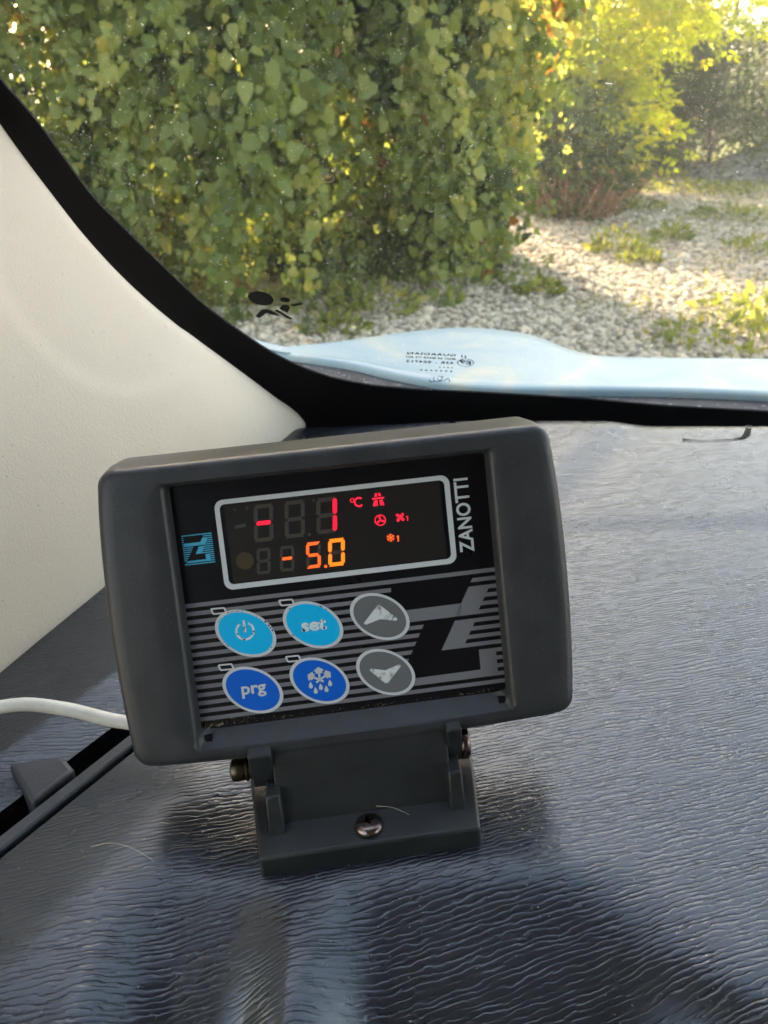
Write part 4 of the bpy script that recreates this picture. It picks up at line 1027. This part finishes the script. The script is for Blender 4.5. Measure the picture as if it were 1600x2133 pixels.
# lint and grime in the lower corner of the recess
LINT = mat('lint', (.20, .17, .12), .9, .2)
n = 230; x = rng.uniform(-53, 51, n); yv = -40.4 + np.abs(rng.normal(0, .55, n)); z = rng.uniform(-5.9, -5.2, n)
k = rng.uniform(0, 1, n) < .35; x = np.where(k, rng.uniform(-54, -36, n), x); yv = np.where(k, yv + rng.uniform(0, 3.2, n) * rng.uniform(0, 1, n), yv)
C0 = np.stack([x, yv, z], 1); a = rng.uniform(0, 6.28, n); s = .07 * rng.lognormal(0, .6, n); L_ = s * np.where(rng.uniform(0, 1, n) < .15, 5, 1.5)
e1 = np.stack([np.cos(a), np.sin(a), .2 * np.cos(3 * a)], 1) * L_[:, None]; e2 = np.stack([-np.sin(a), np.cos(a), 0 * a], 1) * (s * .6)[:, None]
V = np.stack([C0 - e1 - e2, C0 + e1 - e2, C0 + e1 + e2, C0 - e1 + e2], 1)
o = np_mesh('lint', V, np.arange(4 * n).reshape(-1, 4), LINT, nface=4); part(o, DM); o['kind'] = 'stuff'
for x0, x1 in ((-53.6, -50.4), (48.6, 51.4)):
    bm = bmesh.new(); bmesh.ops.create_cube(bm, size=1)
    for v in bm.verts: v.co = Vector(((x0 + x1) / 2 + v.co.x * (x1 - x0) * .8, -43.3 + v.co.y * 2.2, -4.2 + v.co.z * 1.8))
    part(from_bm('clip_slot', bm, BLACK), DM)

# ---- bracket
def blk(bm, lo, hi, tw=None):
    """box; tw(v) may move its corners"""
    vs = [Vector((x, y, z)) for z in (lo[2], hi[2]) for y in (lo[1], hi[1]) for x in (lo[0], hi[0])]
    if tw: vs = [Vector(tw(v)) for v in vs]
    b = [bm.verts.new(v) for v in vs]
    for f in ((0, 1, 3, 2), (4, 6, 7, 5), (0, 4, 5, 1), (2, 3, 7, 6), (0, 2, 6, 4), (1, 5, 7, 3)): bm.faces.new([b[i] for i in f])
bm = bmesh.new()
blk(bm, (-37.3, 0, -6), (37.9, 44, 8.2), lambda v: (v.x * (1 + .0032 * v.y) * (.985 if v.z > 5 else 1), v.y + (.7 if (v.z > 5 and v.y < 5) else 0), v.z))
brk = from_bm('mounting_bracket', bm, BRK); bevel(brk, 1.1, 3)
for md in brk.modifiers: md.width = .0011
part(brk, BMX)
bm = bmesh.new(); blk(bm, (-30, 13.6, 7.5), (30.5, 20, 34), lambda v: (v.x, v.y + (v.z - 8) * .42, v.z))
w_ = from_bm('hinge_wall', bm, BRK); bevel(w_, .0005); part(w_, BMX, brk)
for x0, x1 in ((-33.6, -27.9), (28.9, 34.3)):
    bm = bmesh.new(); xm = (x0 + x1) / 2
    blk(bm, (x0, 8.9, 7.5), (x1, 24, 21.0), lambda v: (xm + (v.x - xm) * (1 if v.z < 10 else .84), v.y + (5.4 if (v.z > 10 and v.y < 15) else 0), v.z))
    c_o = from_bm('clip', bm, BRK); bevel(c_o, .0006); part(c_o, BMX, brk)
for x0, x1 in ((-37.6, -29.6), (30.2, 35.6)):
    bm = bmesh.new(); xm = (x0 + x1) / 2
    blk(bm, (x0, 20.5, 17.8), (x1, 34, 34), lambda v: (v.x, v.y + (1.5 if v.z < 20 else 0), v.z + (0 if v.y < 25 else 2)))
    c_o = from_bm('hinge_ear', bm, BRK); bevel(c_o, .0008, 3); part(c_o, BMX, brk)
def lathe(name, prof, n, M, m, parent, axis='z'):
    bm = bmesh.new(); rg = []
    for r, h in prof:
        rg.append([bm.verts.new((r * math.cos(2 * math.pi * k / n), r * math.sin(2 * math.pi * k / n), h)) for k in range(n)])
    for a, b in zip(rg, rg[1:]):
        for k in range(n): bm.faces.new((a[k], a[(k + 1) % n], b[(k + 1) % n], b[k]))
    bm.faces.new(rg[0][::-1]); bm.faces.new(rg[-1])
    o = from_bm(name, bm, m, None, True); autosmooth(o, 45); return part(o, M, parent)
METAL = mat('browned_metal', (.20, .15, .13), .24, .5, 1.0); BRASS = mat('tarnished_brass', (.12, .095, .06), .34, .5, 1.0)
nM = N(METAL); nM.l(nM.ramp(nM.noise(nM.coord(), 500, 3.0), [(.35, (.10, .07, .065)), (.65, (.30, .235, .21))]), nM.b.inputs['Base Color'])
# screw head with cross recess
bm = bmesh.new(); n = 48
def dome(r): return 2.0 * math.sqrt(max(0, 1 - (r / 5.3) ** 2)) + .6
rg = []
for r, h in [(5.0, 0), (5.0, .5), (4.85, 1.0), (4.5, 1.55), (3.9, 2.0), (3.3, 2.25)]:
    rg.append([bm.verts.new((r * math.cos(2 * math.pi * k / n), r * math.sin(2 * math.pi * k / n), h)) for k in range(n)])
def crossr(a):
    a = (a % (math.pi / 2)) - math.pi / 4; a = abs(a); return 1.15 + 1.5 * max(0, 1 - ((math.pi / 4 - a) / .34)) if (math.pi / 4 - a) < .34 else 1.15
for q, h in ((1.0, 2.45), (.86, .9), (.35, -.1)):
    rg.append([bm.verts.new((crossr(2 * math.pi * k / n) * q * math.cos(2 * math.pi * k / n), crossr(2 * math.pi * k / n) * q * math.sin(2 * math.pi * k / n), h)) for k in range(n)])
for a, b in zip(rg, rg[1:]):
    for k in range(n): bm.faces.new((a[k], a[(k + 1) % n], b[(k + 1) % n], b[k]))
bm.faces.new(rg[-1])
scw = from_bm('base_screw', bm, METAL, None, True); autosmooth(scw, 35)
part(scw, BMX @ Matrix.Translation((.0003, .0076, .0083)) @ Matrix.Rotation(R_(-10), 4, 'X') @ Matrix.Rotation(R_(20), 4, 'Z'), brk)
RX = Matrix.Rotation(R_(-90), 4, 'Y')
lathe('hinge_screw', [(3.6, 0), (3.6, 1.2), (4.3, 1.6), (4.3, 2.4), (3.5, 2.7), (3.8, 3.2), (4.0, 5.8), (3.5, 7.2), (2.0, 7.8)], 24, BMX @ Matrix.Translation((-.0374, .0265, .023)) @ RX, BRASS, brk)
lathe('hinge_screw', [(6.0, 0), (6.4, .5), (6.4, 2.4), (5.6, 3.2), (2, 3.4)], 24, BMX @ Matrix.Translation((.0356, .0275, .0215)) @ Matrix.Rotation(R_(90), 4, 'Y'), METAL, brk)

# ================================================================== cable and hairs
def tube(name, pts, r, m, seg=14, n=60):
    P = spline3(pts, n); bm = bmesh.new(); limb(bm, [Vector(p) for p in P], r, r, seg); return from_bm(name, bm, m, None, True)
def spline3(P, n):
    P = np.array(P, float); t = np.concatenate([[0], np.cumsum(np.linalg.norm(np.diff(P, axis=0), axis=1))]); t /= t[-1]; u = np.linspace(0, 1, n)
    m = np.gradient(P, t, axis=0); k = np.clip(np.searchsorted(t, u, 'right') - 1, 0, len(t) - 2); h = (t[k + 1] - t[k])[:, None]; s = ((u - t[k]) / h[:, 0])[:, None]
    return (2 * s**3 - 3 * s**2 + 1) * P[k] + (s**3 - 2 * s**2 + s) * h * m[k] + (-2 * s**3 + 3 * s**2) * P[k + 1] + (s**3 - s**2) * h * m[k + 1]
cpts = [at(-330, 1700, .285), at(-220, 1590, .287), at(-110, 1508, .29), at(0, 1473, .293), at(47, 1467.5, .294), at(131, 1476, .295), at(251, 1503, .294), at(330, 1508, .292), at(400, 1480, .290)]
WHITE = plastic('cable_sheath', (.72, .70, .62), .5, 700, .2, .0002)
tag(tube('cable', [tuple(p) for p in cpts], .00262, WHITE), 'white cable running from the left into the back of the controller', 'cable')
HAIR = mat('hair', (.55, .50, .38), .5)
def hairline(pts, r, label):
    bm = bmesh.new(); limb(bm, [Vector(p) for p in spline3([tuple(p) for p in pts], 16)], r, r * .6, 5)
    tag(from_bm('hair', bm, HAIR, None, True), label, 'hair')
def dp(x, y, l=.0008): return dpt(x, y) + Vector((0, 0, l))
hairline([dp(190, 1767), dp(235, 1764, .002), dp(270, 1772, .002), dp(318, 1794)], .00011, 'pale curled hair lying on the dashboard left of the bracket')
hairline([BMX @ Vector((1.6, 12.5, 12)) * 1 if False else BO + BX * .0035 + BY * .0128 + BZ * .0115, BO + BX * .009 + BY * .0118 + BZ * .0108, BO + BX * .0145 + BY * .0095 + BZ * .0088], .00009, 'short pale hair caught beside the screw on the bracket')
